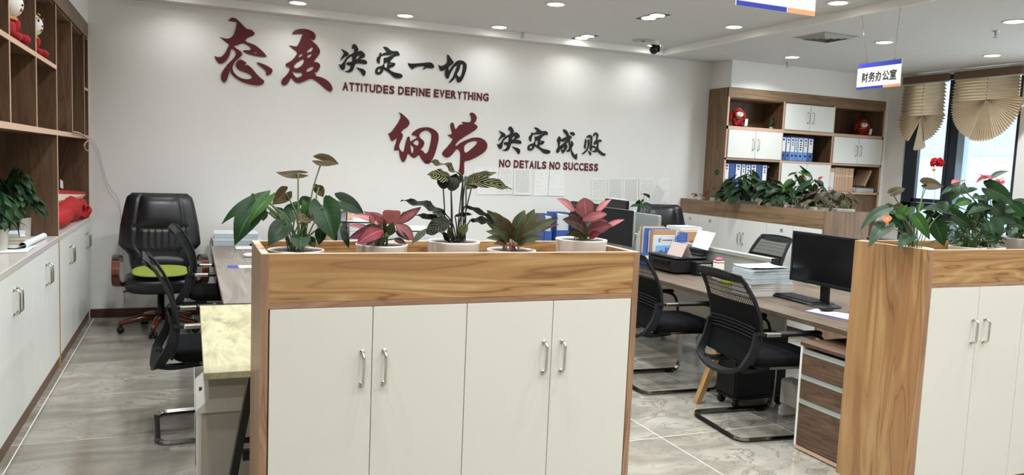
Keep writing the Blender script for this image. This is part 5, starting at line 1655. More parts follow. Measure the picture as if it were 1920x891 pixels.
# things on the left desk
ream('flat stack of white papers at the far end of the left desk', 0.19, 7.60, 0.62, 8.02, 0.751, 0.80, 0.03, group='white paper piles', nm='paper_pile', layers=6)
ream('thick blueish ledger stack on the far end of the left desk', 0.21, 7.66, 0.60, 8.06, 0.803, 0.855, -0.02, group='white paper piles', nm='paper_pile', top='paper', side='paper_b', layers=5)
ream('tall white paper pile behind the left pink plant', 1.36, 7.30, 1.72, 7.80, 0.751, 1.0, 0.1, group='white paper piles', nm='paper_pile', side='paper', bow=0.01)
ream('wide white paper pile behind the striped plant', 1.78, 7.2, 2.20, 7.8, 0.751, 0.93, -0.2, group='white paper piles', nm='paper_pile', side='paper', bow=0.01)
ream('brown envelope pile behind the green leaves', 1.20, 7.55, 1.45, 7.95, 1.003 - 0.252, 1.13, 0.1, group='brown piles', nm='envelope_pile', top='kraft', side='kraft_l', layers=7)
t = thing('keyboard', 'thin white keyboard slab on the left desk beside the planter', 'keyboard', (0.54, 7.35, 0.75))
B('body', M['signwhite'], t, ((0.375, 7.28, 0.751), (0.80, 7.42, 0.768)), bev=0.004)
kk = MB()
for r in range(4):
    for c_ in range(13):
        kk.box((0.385 + c_ * 0.031, 7.29 + r * 0.031, 0.768), (0.41 + c_ * 0.031, 7.316 + r * 0.031, 0.772))
tag(kk.build('keys', M['paper'], t), None, None, None, 'stuff')
mouse('black mouse behind the white keyboard on the left desk', (0.56, 7.52, 0.751), 0.2)
mouse('small white mouse on the left desk near the planter', (0.46, 6.75, 0.751), 0.1, 'signwhite')
t = thing('leaflet', 'narrow blue printed card on the left desk', 'leaflet', (0.36, 6.15, 0.75))
MB().sheet((0.26, 6.10, 0.752), (0.53, 6.10, 0.752), (0.53, 6.24, 0.752), (0.26, 6.24, 0.752)).build('card', M['flyer'], t)
MB().sheet((0.26, 6.10, 0.7526), (0.34, 6.10, 0.7526), (0.34, 6.24, 0.7526), (0.26, 6.24, 0.7526)).build('blue_print', M['signblue'], t)
monitor('monitor', 'dark monitor on the left desk behind the big green plant', (0.95, 7.30), math.radians(-8), 0.52, 0.32, 0.85)
monitor('monitor', 'black monitor back edge between green leaves and brown envelopes', (1.28, 7.1), math.radians(160), 0.5, 0.3, 0.82)
# cable hanging from the left bookcase along the wall corner
t = thing('wall_cable', 'thin white cable drooping from the left bookcase to the leather chair', 'cable', (-0.8, 8.1, 1.6))
cp = [at(x, y, Y=8.15) for x, y in ((160, 262), (174, 262), (186, 285), (192, 310), (200, 338), (210, 358), (221, 372))] + [V((-0.60, 8.17, 0.9)), V((-0.58, 8.17, 0.12))]
MB().tube(smooth_path(cp, 5), 0.004, 6).build('cable_run', M['shred'], t)
cp = [at(x, y, X=XL + 0.012) for x, y in ((138, 247), (150, 250), (160, 257), (166, 262), (160, 268), (158, 274), (161, 281), (168, 284))]
MB().tube(smooth_path(cp, 5), 0.006, 6).build('cable_loop', M['case_edge'], t)


# =================================================================== BOOKCASE CONTENTS
def binder(label, x0, x1, z, h, mat, group, lab=True, lab_z=(0.38, 0.95), hole=True, marks=3, y0=YS + 0.035):
    t = thing('binder', label, 'binder', ((x0 + x1) / 2, y0 + 0.12, z), 0, group)
    B('cover', M[mat], t, ((x0 + 0.002, y0, z), (x1 - 0.002, y0 + 0.25, z + h)), bev=0.003)
    w_ = x1 - x0
    if lab:
        l_ = B('spine_label', M['signwhite'], t, ((x0 + w_ * 0.12, y0 - 0.002, z + h * lab_z[0]), (x1 - w_ * 0.12, y0 + 0.001, z + h * lab_z[1])))
        B('header_mark', M['blue_d'], l_, ((x0 + w_ * 0.28, y0 - 0.003, z + h * (lab_z[1] - 0.12)), (x1 - w_ * 0.28, y0 - 0.002, z + h * (lab_z[1] - 0.04))))
        for k in range(marks):
            zz = z + h * (lab_z[1] - 0.22 - k * 0.09)
            B('text_mark', M['grayplas'], l_, ((x0 + w_ * 0.36, y0 - 0.003, zz), (x1 - w_ * 0.36, y0 - 0.002, zz + h * 0.05)))
    if hole:
        MB().lathe([(0.0001, 0.0), (0.011, 0.0), (0.011, 0.002), (0.014, 0.002), (0.014, -0.001)], ((x0 + x1) / 2, y0 - 0.001, z + h * 0.22), 16, M_=Matrix.Rotation(math.pi / 2, 4, 'X')).build('finger_ring', M['black'], t)
    return t


xs = [6.921, 7.005, 7.075, 7.148, 7.198, 7.29, 7.362, 7.455]
ords = ['first', 'second', 'third', 'fourth', 'fifth', 'sixth', 'seventh', 'eighth']
for i in range(7):
    mt = 'blue_d' if i in (0, 6) else ('blue' if i == 1 else 'blue_l')
    binder('%s binder from the left in the middle bookcase opening, %s' % (ords[i], {'blue_d': 'dark blue, wide label', 'blue': 'blue, narrow label', 'blue_l': 'light blue, white label'}[mt]), xs[i], xs[i + 1], 1.811, 0.305, mt, 'binders in the middle opening', marks=(0, 1, 2, 4, 4, 2, 1)[i])
xs = [6.068, 6.145, 6.235, 6.33, 6.395, 6.475, 6.565, 6.65, 6.735]
for i in range(8):
    mt = 'blue_d' if i in (1, 6, 7) else 'blue'
    binder('%s binder from the left in the lower left bookcase opening, %s' % (ords[i], 'plain dark blue spine' if i in (1, 6) else 'white spine label'), xs[i], xs[i + 1], 1.439, 0.305, mt, 'binders in the lower left opening', lab=i not in (1, 6), lab_z=(0.36, 0.97) if i != 4 else (0.42, 0.95), hole=False, marks=(1, 0, 1, 2, 4, 3, 0, 2)[i])
xs = [7.755, 7.86, 7.905, 7.95, 7.99, 8.035, 8.11, 8.19]
nm = ['archive volume with a white label, leftmost in the lower right opening', 'thin tan archive volume, second in the lower right opening', 'thin tan archive volume, third in the lower right opening', 'thin tan archive volume, fourth in the lower right opening', 'thin tan archive volume, fifth in the lower right opening',
      'wide tan archive volume, second from the right of its row', 'wide tan archive volume at the right end of its row']
for i in range(7):
    t = thing('archive_volume', nm[i], 'book', ((xs[i] + xs[i + 1]) / 2, 7.95, 1.439), 0, 'tan archive volumes')
    B('cover', M['kraft_l'], t, ((xs[i] + 0.002, YS + 0.04, 1.439), (xs[i + 1] - 0.002, YS + 0.29, 1.439 + (0.305, 0.315, 0.315, 0.315, 0.315, 0.312, 0.312)[i])), bev=0.002)
    if i == 0:
        B('spine_label', M['signwhite'], t, ((xs[i] + 0.012, YS + 0.038, 1.46), (xs[i + 1] - 0.012, YS + 0.041, 1.69)))
    else:
        B('spine_line', M['brown'], t, ((xs[i] + 0.004, YS + 0.0385, 1.64), (xs[i + 1] - 0.004, YS + 0.041, 1.66)))
t = thing('archive_volume', 'tan archive volume leaning over the papers in the lower right opening', 'book', (8.43, 7.95, 1.5), 0, 'tan archive volumes')
m_ = MB()
Ml = Matrix.Translation((8.41, YS + 0.05, 1.525)) @ Matrix.Rotation(math.radians(26), 4, 'Y')
m_.box((-0.014, 0, 0), (0.014, 0.22, 0.235), M_=Ml)
m_.build('cover', M['kraft_l'], t)
ream('folded white papers on the lower right bookcase shelf', 8.24, YS + 0.03, 8.56, YS + 0.27, 1.4385, 1.495, 0.05, nm='paper_pile', side='paper', bow=0.012, layers=4, group='white paper piles')
t = thing('glass_jar', 'small glass jar beside the folded papers in the bookcase', 'jar', (8.225, YS + 0.06, 1.4385))
MB().lathe([(0.0001, 0), (0.03, 0), (0.033, 0.01), (0.033, 0.05), (0.024, 0.06), (0.024, 0.068)], (8.225, YS + 0.06, 1.4385), 18).build('body', M['clear'], t)
# small labels on the bookcase inside
tag(B('shelf_tag', M['brown'], None, ((6.80, YS + 0.10, 1.71), (6.815, YS + 0.101, 1.73))), 'tiny pale tag stuck inside the lower left opening', 'tag')


# =================================================================== PLUSH DOGS
def plush(label, loc, rz, k=1.0, tag_=True, white_head=False, tag_side=1):
    t = thing('plush_dog', label, 'plush toy', (0, 0, 0), 0, 'red plush dogs')
    R = 'red_fur'
    MB().ball((0, 0.01, 0.065), 0.058, 0.05, 0.065, n=24, m=14).build('body', M[R], t)
    hd = MB().ball((0, 0, 0.17), 0.082, 0.07, 0.066, n=28, m=16).build('head', M['white_fur' if white_head else R], t)
    if not white_head:
        MB().ball((0, -0.055, 0.152), 0.05, 0.035, 0.034, n=22, m=12, e=0.85).build('muzzle', M['white_fur'], hd)
    fy = -0.088 if not white_head else -0.068
    MB().ball((0, fy, 0.166), 0.009, 0.006, 0.006, n=12, m=8).build('nose', M['black'], hd)
    MB().ball((0, fy + 0.003, 0.146), 0.008, 0.004, 0.009, n=12, m=8).build('mouth', M['redchar'] if not white_head else M['redbag'], hd)
    for s_ in (1, -1):
        MB().ball((0.03 * s_, -0.062, 0.190), 0.008, 0.005, 0.008, n=12, m=8).build('eye', M['black'], hd)
        MB().tube([(0.018 * s_, -0.064, 0.203), (0.032 * s_, -0.063, 0.207), (0.044 * s_, -0.055, 0.202)], 0.0022, 6).build('brow', M['gold'], hd)
        if not white_head:
            MB().ball((0.088 * s_, 0.005, 0.135), 0.026, 0.03, 0.068, n=18, m=12, M_=Matrix.Rotation(-0.22 * s_, 4, 'Y')).build('ear', M[R], hd)
        MB().ball((0.045 * s_, -0.045, 0.025), 0.028, 0.04, 0.025, n=16, m=10).build('foot', M[R], t)
        MB().ball((0.052 * s_, -0.02, 0.085), 0.02, 0.022, 0.036, n=14, m=10, M_=Matrix.Rotation(0.4 * s_, 4, 'Y')).build('arm', M[R], t)
    MB().tube([(q, -0.055 + 8 * q * q, 0.228 - 5 * q * q) for q in (-0.02, -0.01, 0, 0.01, 0.02)], 0.004, 6).build('forehead_mark', M['gold'], hd)
    MB().lathe([(0.05, 0.100), (0.056, 0.107), (0.05, 0.114)], (0, 0.0, 0), 24, sy=0.85).build('collar', M['gold'], t)
    if tag_:
        x = 0.10 * tag_side
        MB().sheet((x - 0.02, -0.05, 0.012), (x + 0.022, -0.045, 0.018), (x + 0.026, -0.045, 0.105), (x - 0.014, -0.05, 0.10)).build('paper_tag', M['signwhite'], t)
    t.location = loc
    t.rotation_euler = (0, 0, rz)
    t.scale = (k, k, k)
    return t


plush('red plush dog at the left of the bookcase top shelf', (6.29, 7.93, 2.199), math.radians(-14), 0.98)
plush('red plush dog in the right opening of the bookcase top shelf', (8.37, 7.93, 2.199), math.radians(-25), 0.92)
plush('white headed red toy in the left bookcase, nearer and higher in the frame', (-0.965, 5.20, 2.17), math.radians(80), 1.3, False, True)
plush('white headed red toy in the left bookcase, the farther one', (-0.965, 5.88, 2.17), math.radians(80), 1.2, False, True)


# =================================================================== LEAVES AND PLANTS
PROF = {
    'heart': [(0, .60), (.05, .84), (.12, .97), (.22, 1), (.4, .93), (.58, .72), (.76, .44), (.9, .19), (1, .015)],
    'lance': [(0, .10), (.1, .48), (.25, .85), (.42, 1), (.6, .90), (.78, .60), (.92, .24), (1, .015)],
    'oval': [(0, .25), (.1, .62), (.3, .98), (.5, 1), (.7, .85), (.88, .5), (.97, .2), (1, .03)]}


def prof(kind, v):
    tb = PROF[kind]
    for (a, wa), (b, wb) in zip(tb, tb[1:]):
        if v <= b:
            return wa + (wb - wa) * (v - a) / (b - a)
    return tb[-1][1]


CAMP = V((0, 0, HC))


def leaf(parent, base, tip, width, mat, kind='heart', roll=0.0, arch=0.12, fold=0.18, wav=0.0, normal=None, lobe=0.36, name='leaf', label=None, stuff=None):
    base, tip = V(base), V(tip)
    a = tip - base
    L = a.length
    an = a.normalized()
    n = V(normal) if normal is not None else (CAMP - (base + tip) / 2).normalized() + V((0, 0, 0.45))
    n = (n - an * n.dot(an)).normalized()
    n = Matrix.Rotation(roll, 3, an) @ n
    s_ = an.cross(n).normalized()
    ph = random.uniform(0, 6)

    def fn(u, v):
        uu = 2 * u - 1
        w_ = prof(kind, v) * width / 2
        au = abs(uu)
        back = lobe * (1 - v)**3 * math.sin(min(1, au * 1.15) * math.pi * 0.72) if kind == 'heart' else 0
        p = base + an * (L * (v - back)) + s_ * (uu * w_)
        hgt = arch * L * math.sin(math.pi * min(1, v * 0.95)) - fold * w_ * (1 - au) * 0.9 + fold * 0.0
        if wav:
            hgt += wav * width * au * math.sin(v * 17 + ph + (2.2 if uu > 0 else 0))
        return p + n * hgt
    nu, nv = (6, 12) if width > 0.03 else (4, 8)
    mb = stuff if stuff is not None else MB()
    mb.grid(fn, nu, nv)
    if stuff is None:
        o = mb.build(name, M[mat] if isinstance(mat, str) else mat, parent)
        if label:
            o['label'] = label
        return o


def stem(mb, a, b, r=0.0025, bow=0.12, n=8):
    a, b = V(a), V(b)
    mid_ = a * 0.45 + b * 0.55 + V((0, 0, (b - a).length * bow)) - V(((b - a).x, (b - a).y, 0)) * 0.15
    mb.tube(smooth_path([a, mid_, b], 5), r, n)


def pot(parent, c, r, zr, h, mat='pot', taper=0.88, soil=0.008):
    z0 = zr - h
    MB().lathe([(r * taper * 0.96, z0), (r * taper, z0 + 0.006), (r * 0.985, zr - 0.012), (r, zr - 0.004), (r, zr), (r - 0.005, zr + 0.001), (r - 0.007, zr - 0.006), (r - 0.012, zr - 0.05)], (c[0], c[1], 0), 40).build('pot', M[mat], parent)
    MB().lathe([(0.0001, zr - soil + 0.006), (r * 0.5, zr - soil + 0.004), (r - 0.008, zr - soil)], (c[0], c[1], 0), 28).build('soil', M['soil'], parent)


def trace_plant(name, label, cat, Yp, root, pr, zr, leaves, stems_mat='stem', group=None, pmat='pot', dark_stems=(), ph=0.13):
    """leaves: (base px, tip px, width px, depth offset of base, of tip, mat, kind, opts)"""
    rx = at(root[0], root[1], Y=Yp)
    c = (rx.x, Yp)
    t = thing(name, label, cat, (c[0], c[1], zr - ph), 0, group)
    pot(t, c, pr, zr, ph, pmat)
    sm = MB()
    for lf_ in leaves:
        (bx, by), (tx, ty), wpx, db, dt, mat, kind = lf_[:7]
        o = lf_[7] if len(lf_) > 7 else {}
        b_ = at(bx, by, Y=Yp + db)
        t_ = at(tx, ty, Y=Yp + dt)
        w_ = wpx / ppm((b_ + t_) / 2)
        leaf(t, b_, t_, w_, mat, kind, **{k: v for k, v in o.items() if k in ('roll', 'arch', 'fold', 'wav', 'normal', 'lobe')})
        ro = o.get('root')
        s0 = V((c[0] + random.uniform(-1, 1) * pr * 0.3, Yp + random.uniform(-1, 1) * pr * 0.3, zr - 0.02)) if ro is None else at(ro[0], ro[1], Y=Yp)
        stem(sm, s0, b_, o.get('r', 0.0026), o.get('bow', 0.1))
    sm.build('stems', M[stems_mat], t)
    return t


YP = 2.82
H, Ln, Ov = 'heart', 'lance', 'oval'
trace_plant('potted_anthurium', 'large green heart leaved plant at the left end of the central planter', 'potted plant', YP, (555, 468), 0.098, 1.272, [
    ((484, 376), (415.5, 422), 34, 0.02, 0.0, 'anth', H, dict(roll=0.5, root=(545, 460))),
    ((478, 386), (440, 461), 50, -0.02, -0.06, 'anth', H, dict(arch=0.2, lobe=0.2)),
    ((500, 374), (467, 421), 28, -0.05, -0.08, 'anth_l', H, dict(roll=0.3)),
    ((503, 380), (470, 412), 15, -0.03, -0.06, 'anth_l', Ln, dict()),
    ((535, 362), (510, 384), 30, 0.05, 0.03, 'anth_b', H, dict(roll=-0.4)),
    ((559, 325), (517, 322), 19, 0.02, 0.0, 'anth_b', H, dict(roll=0.2, arch=-0.15, bow=0.02, lobe=0.5)),
    ((604, 301), (635, 308), 26, 0.03, 0.02, 'anth_b', H, dict(arch=0.18, lobe=0.6, root=(572, 452), bow=0.05)),
    ((597, 354), (606, 370), 20, 0.04, 0.03, 'anth_b', H, dict(root=(590, 400))),
    ((598, 352), (586, 347), 9, 0.04, 0.03, 'anth_b', Ln, dict(root=(590, 400))),
    ((606, 388), (627, 452), 58, -0.05, -0.10, 'anth', H, dict(arch=0.15, fold=0.3, lobe=0.32)),
    ((639, 377), (683, 404), 40, 0.03, 0.05, 'anth', H, dict(roll=-0.3, lobe=0.3)),
    ((563, 447), (564, 470), 37, -0.08, -0.11, 'anth', H, dict(lobe=0.4)),
    ((530, 425), (503, 461), 40, -0.05, -0.09, 'anth', H, dict(lobe=0.3)),
    ((582, 450), (590, 465), 18, -0.06, -0.08, 'anth', H, dict(lobe=0.4)),
    ((579, 400), (567, 374), 24, -0.03, -0.02, 'anth_l', H, dict(roll=0.3)),
    ((581, 400), (588, 378), 18, -0.02, -0.01, 'anth_l', H, dict(roll=-0.5)),
    ((572, 410), (560, 415), 26, -0.07, -0.09, 'anth_b', H, dict(lobe=0.6)),
    ((577, 410), (588, 414), 24, -0.07, -0.09, 'anth_b', H, dict(lobe=0.6)),
    ((640, 424), (654, 466), 15, 0.0, -0.04, 'anth', Ln, dict(root=(600, 455))),
    ((622, 384), (616, 366), 20, 0.06, 0.08, 'anth', H, dict(roll=0.4)),
    ((558, 390), (536, 400), 34, 0.06, 0.07, 'anth', H, dict(roll=0.4)),
    ((520, 400), (546, 428), 34, 0.03, 0.0, 'anth', H, dict(roll=-0.4)),
    ((548, 395), (528, 432), 30, 0.05, 0.02, 'anth', H, dict()),
    ((560, 382), (585, 372), 20, 0.06, 0.07, 'anth', Ln, dict()),
    ((496, 372), (500, 362), 8, 0.0, 0.0, 'anth_l', Ov, dict()),
    ((475, 372), (473, 362), 7, 0.0, 0.0, 'anth_l', Ov, dict()),
    ((497, 395), (493, 415), 14, -0.02, -0.03, 'anth_l', Ln, dict()),
    ((604, 425), (598, 460), 22, -0.02, -0.05, 'anth', Ln, dict()),
], group='plants in the central planter')

trace_plant('potted_aglaonema', 'pink leaved plant in a white pot, second in the central planter', 'potted plant', YP, (716, 458), 0.096, 1.291, [
    ((738, 420), (790, 388), 19, -0.01, -0.02, 'agl_p', Ln, dict(roll=0.5)),
    ((732, 421), (738, 396), 34, -0.04, -0.10, 'agl_p', Ov, dict(arch=0.3, normal=(0, -0.4, 1))),
    ((742, 420), (776, 453), 26, -0.02, -0.05, 'agl_p', Ln, dict(roll=-0.2)),
    ((742, 434), (768, 452), 13, -0.03, -0.06, 'agl_d', Ln, dict()),
    ((709, 419), (661, 404), 20, -0.03, -0.02, 'agl_p', Ln, dict(roll=0.5)),
    ((722, 420), (693, 398), 18, 0.03, 0.04, 'agl_p', Ln, dict()),
    ((716, 420), (681, 396), 14, 0.02, 0.02, 'agl_p', Ln, dict(roll=-0.2)),
    ((700, 418), (694, 402), 14, -0.05, -0.07, 'agl_p', Ov, dict()),
    ((698, 431), (648, 424), 11, -0.03, -0.05, 'agl_p', Ln, dict(roll=0.2)),
    ((718, 432), (669, 459), 31, -0.06, -0.11, 'agl_r', Ov, dict(arch=0.2)),
    ((712, 429), (652, 448), 22, -0.03, -0.06, 'agl_r', Ln, dict(roll=-0.2)),
    ((716, 426), (672, 440), 24, 0.0, -0.01, 'agl_d', Ln, dict()),
    ((730, 442), (737, 416), 18, -0.06, -0.07, 'agl_g', Ln, dict()),
    ((722, 440), (720, 410), 8, -0.04, -0.05, 'agl_g', Ln, dict()),
    ((712, 444), (686, 460), 16, -0.05, -0.09, 'agl_r', Ln, dict()),
    ((738, 448), (762, 458), 12, -0.04, -0.06, 'agl_d', Ln, dict()),
    ((724, 424), (709, 406), 20, -0.02, -0.03, 'agl_p', Ln, dict(roll=-0.5)),
    ((744, 428), (770, 440), 18, 0.02, 0.03, 'agl_r', Ln, dict()),
    ((752, 405), (766, 398), 9, 0.03, 0.04, 'agl_p', Ln, dict()),
], group='plants in the central planter')

trace_plant('potted_calathea', 'tall plant with dark striped leaves in the middle of the central planter', 'potted plant', YP, (851, 452), 0.102, 1.303, [
    ((868, 335), (797, 305), 15, 0.0, 0.02, 'cal', Ln, dict(wav=0.35, roll=0.5, arch=0.18, bow=0.0)),
    ((845, 334), (800, 328), 27, -0.01, -0.03, 'cal', Ln, dict(wav=0.12, arch=0.1, root=(846, 452), bow=0.0)),
    ((831, 354), (834, 326), 26, -0.02, 0.0, 'cal_d', Ov, dict(arch=0.2, root=(834, 420), bow=0.0)),
    ((846, 358), (852, 332), 26, -0.03, -0.01, 'cal_d', Ov, dict(arch=0.2, root=(848, 452), bow=0.0)),
    ((868, 338), (838, 336), 20, 0.01, 0.0, 'cal_d', Ln, dict(wav=0.12, root=(857, 452), bow=0.0)),
    ((872, 343), (959, 357), 22, -0.02, -0.05, 'cal', Ln, dict(wav=0.16, arch=0.22, root=(862, 452), bow=0.0)),
    ((868, 338), (930, 324), 15, 0.03, 0.05, 'cal', Ln, dict(wav=0.2, roll=0.3, root=(868, 452), bow=0.0)),
    ((874, 352), (912, 334), 22, -0.03, -0.04, 'cal', Ov, dict(wav=0.1, root=(872, 452), bow=0.0)),
    ((884, 352), (872, 330), 18, 0.0, 0.03, 'cal_g', Ov, dict(wav=0.1, root=(866, 450), bow=0.0)),
    ((836, 402), (751, 377), 17, -0.01, -0.02, 'cal_d', Ln, dict(wav=0.3, roll=0.2)),
    ((832, 408), (810, 398), 14, -0.02, -0.04, 'cal_g', Ln, dict(wav=0.1)),
    ((836, 416), (776, 404), 14, 0.0, 0.0, 'cal_d', Ln, dict(wav=0.25)),
    ((842, 412), (799, 440), 32, -0.04, -0.08, 'cal_d', Ov, dict(wav=0.12)),
    ((838, 410), (812, 416), 22, 0.0, -0.01, 'cal_d', Ov, dict(wav=0.12)),
    ((800, 430), (771, 459), 14, -0.05, -0.08, 'cal_g', Ln, dict(wav=0.15, root=(842, 455))),
    ((872, 386), (926, 414), 11, 0.0, -0.02, 'cal_d', Ln, dict(wav=0.35)),
    ((853, 405), (886, 402), 9, 0.02, 0.0, 'cal_d', Ln, dict(wav=0.3)),
    ((882, 413), (932, 418), 15, -0.01, -0.04, 'cal_d', Ln, dict(wav=0.3, root=(868, 455))),
    ((862, 440), (876, 421), 18, -0.03, -0.03, 'cal', Ov, dict()),
    ((845, 445), (842, 424), 12, -0.03, -0.04, 'cal', Ln, dict()),
    ((852, 452), (838, 430), 11, -0.04, -0.05, 'cal_d', Ln, dict()),
    ((860, 452), (868, 430), 10, -0.03, -0.05, 'cal', Ln, dict()),
    ((840, 452), (830, 434), 12, -0.01, -0.02, 'cal_d', Ln, dict()),
    ((866, 452), (856, 432), 9, -0.05, -0.06, 'cal_d', Ln, dict()),
], stems_mat='stem_d', group='plants in the central planter')

trace_plant('potted_aglaonema', 'low bronze green leafy plant, fourth in the central planter', 'potted plant', YP, (959, 468), 0.098, 1.269, [
    ((948, 438), (912, 394), 24, 0.0, 0.02, 'agl_g', Ln, dict(wav=0.06)),
    ((955, 440), (926, 397), 20, 0.03, 0.05, 'agl_g', Ln, dict(wav=0.06)),
    ((952, 448), (910, 434), 18, -0.03, -0.06, 'agl_g', Ln, dict()),
    ((950, 442), (908, 414), 22, -0.01, -0.02, 'agl_g', Ln, dict()),
    ((953, 452), (911, 447), 17, -0.05, -0.09, 'agl_g', Ln, dict()),
    ((950, 456), (926, 458), 14, -0.07, -0.10, 'agl_d', Ln, dict()),
    ((964, 440), (984, 394), 25, -0.01, 0.01, 'agl_g', Ln, dict()),
    ((975, 442), (1002, 392), 24, 0.03, 0.05, 'agl_g', Ln, dict(roll=0.3)),
    ((978, 444), (1047, 410), 20, 0.0, -0.02, 'agl_g', Ln, dict(wav=0.06)),
    ((982, 440), (1049, 421), 14, 0.03, 0.03, 'agl_d', Ln, dict(wav=0.08)),
    ((972, 452), (1018, 446), 18, -0.04, -0.07, 'agl_g', Ln, dict()),
    ((968, 450), (1004, 430), 24, -0.02, -0.05, 'agl_g', Ov, dict()),
    ((960, 448), (951, 418), 24, -0.05, -0.07, 'agl_g', Ln, dict()),
    ((965, 454), (976, 424), 22, -0.06, -0.09, 'agl_g', Ln, dict()),
    ((955, 455), (932, 432), 20, -0.05, -0.09, 'agl_g', Ln, dict()),
    ((970, 458), (990, 448), 16, -0.07, -0.10, 'agl_g', Ln, dict()),
    ((958, 440), (942, 406), 20, 0.04, 0.06, 'agl_g', Ln, dict()),
    ((975, 435), (1020, 400), 16, 0.05, 0.07, 'agl_g', Ln, dict()),
], stems_mat='stem_p', group='plants in the central planter')

trace_plant('potted_aglaonema', 'salmon pink leaved plant at the right end of the central planter', 'potted plant', YP, (1090, 448), 0.107, 1.312, [
    ((1079, 400), (1043, 373), 22, -0.01, -0.03, 'agl_p', Ln, dict(roll=0.4)),
    ((1099, 408), (1095, 371), 40, -0.02, -0.01, 'agl_p', Ov, dict(arch=0.15)),
    ((1091, 413), (1138, 402), 19, -0.08, -0.12, 'agl_p', Ov, dict(arch=0.25, roll=0.2)),
    ((1116, 402), (1147, 374), 16, 0.0, -0.01, 'agl_p', Ln, dict(roll=-0.4)),
    ((1130, 429), (1171, 412), 12, -0.04, -0.06, 'agl_p', Ln, dict(root=(1098, 446))),
    ((1102, 434), (1148, 423), 27, -0.03, -0.07, 'agl_r', Ln, dict()),
    ((1108, 416), (1140, 416), 16, 0.0, -0.02, 'agl_r', Ln, dict()),
    ((1092, 411), (1063, 402), 20, -0.04, -0.06, 'agl_d', Ln, dict()),
    ((1100, 436), (1053, 412), 30, -0.05, -0.10, 'agl_d', Ov, dict(arch=0.2)),
    ((1098, 446), (1058, 441), 13, -0.05, -0.09, 'agl_g', Ln, dict()),
    ((1104, 444), (1126, 438), 16, -0.05, -0.09, 'agl_r', Ov, dict()),
    ((1094, 440), (1066, 432), 18, -0.02, -0.04, 'agl_g', Ln, dict()),
    ((1098, 450), (1099, 420), 10, -0.06, -0.07, 'agl_g', Ln, dict()),
    ((1085, 400), (1076, 390), 7, -0.06, -0.07, 'agl_p', Ln, dict()),
    ((1106, 448), (1120, 424), 16, 0.02, 0.03, 'agl_d', Ln, dict()),
], group='plants in the central planter')

# right planter: traced anthuriums
YQ = 2.86
trace_plant('potted_anthurium', 'orange flowered green plant at the left end of the right planter', 'potted plant', YQ, (1712, 468), 0.095, 1.268, [
    ((1665, 390), (1612, 434), 26, 0.0, -0.02, 'anth', H, dict(roll=0.3, lobe=0.1)),
    ((1659, 426), (1627, 466), 34, -0.05, -0.16, 'anth', H, dict()),
    ((1704, 446), (1681, 470), 27, -0.08, -0.16, 'anth', H, dict()),
    ((1733, 345), (1768, 350), 27, 0.05, 0.04, 'anth_b', H, dict(arch=0.1, bow=0.02, lobe=0.2)),
    ((1738, 346), (1729, 341), 8, 0.05, 0.04, 'anth_b', Ov, dict(bow=0.02)),
    ((1673, 362), (1697, 354), 18, 0.03, 0.03, 'anth_b', H, dict(bow=0.02, lobe=0.3)),
    ((1716, 404), (1743, 450), 24, -0.05, -0.09, 'anth_l', H, dict(lobe=0.1)),
    ((1772, 396), (1728, 394), 26, 0.0, 0.0, 'anth', H, dict(roll=0.2, lobe=0.3)),
    ((1750, 404), (1728, 398), 18, 0.02, 0.02, 'anth', H, dict()),
    ((1762, 392), (1776, 378), 24, 0.02, 0.04, 'anth', H, dict()),
    ((1668, 392), (1690, 404), 26, 0.04, 0.03, 'anth', H, dict(roll=-0.4)),
    ((1690, 396), (1702, 384), 12, 0.0, -0.02, 'anth_l', H, dict()),
    ((1684, 402), (1700, 412), 16, -0.01, -0.02, 'anth_l', H, dict()),
    ((1700, 398), (1716, 388), 14, 0.0, -0.01, 'anth_l', H, dict()),
    ((1720, 398), (1730, 380), 12, 0.03, 0.03, 'anth_l', Ov, dict()),
    ((1672, 410), (1694, 428), 26, 0.03, 0.0, 'anth', H, dict()),
    ((1712, 400), (1722, 424), 20, 0.0, -0.02, 'anth_l', Ln, dict()),
    ((1690, 392), (1674, 386), 22, 0.05, 0.06, 'anth_b', H, dict()),
], group='plants in the right planter')
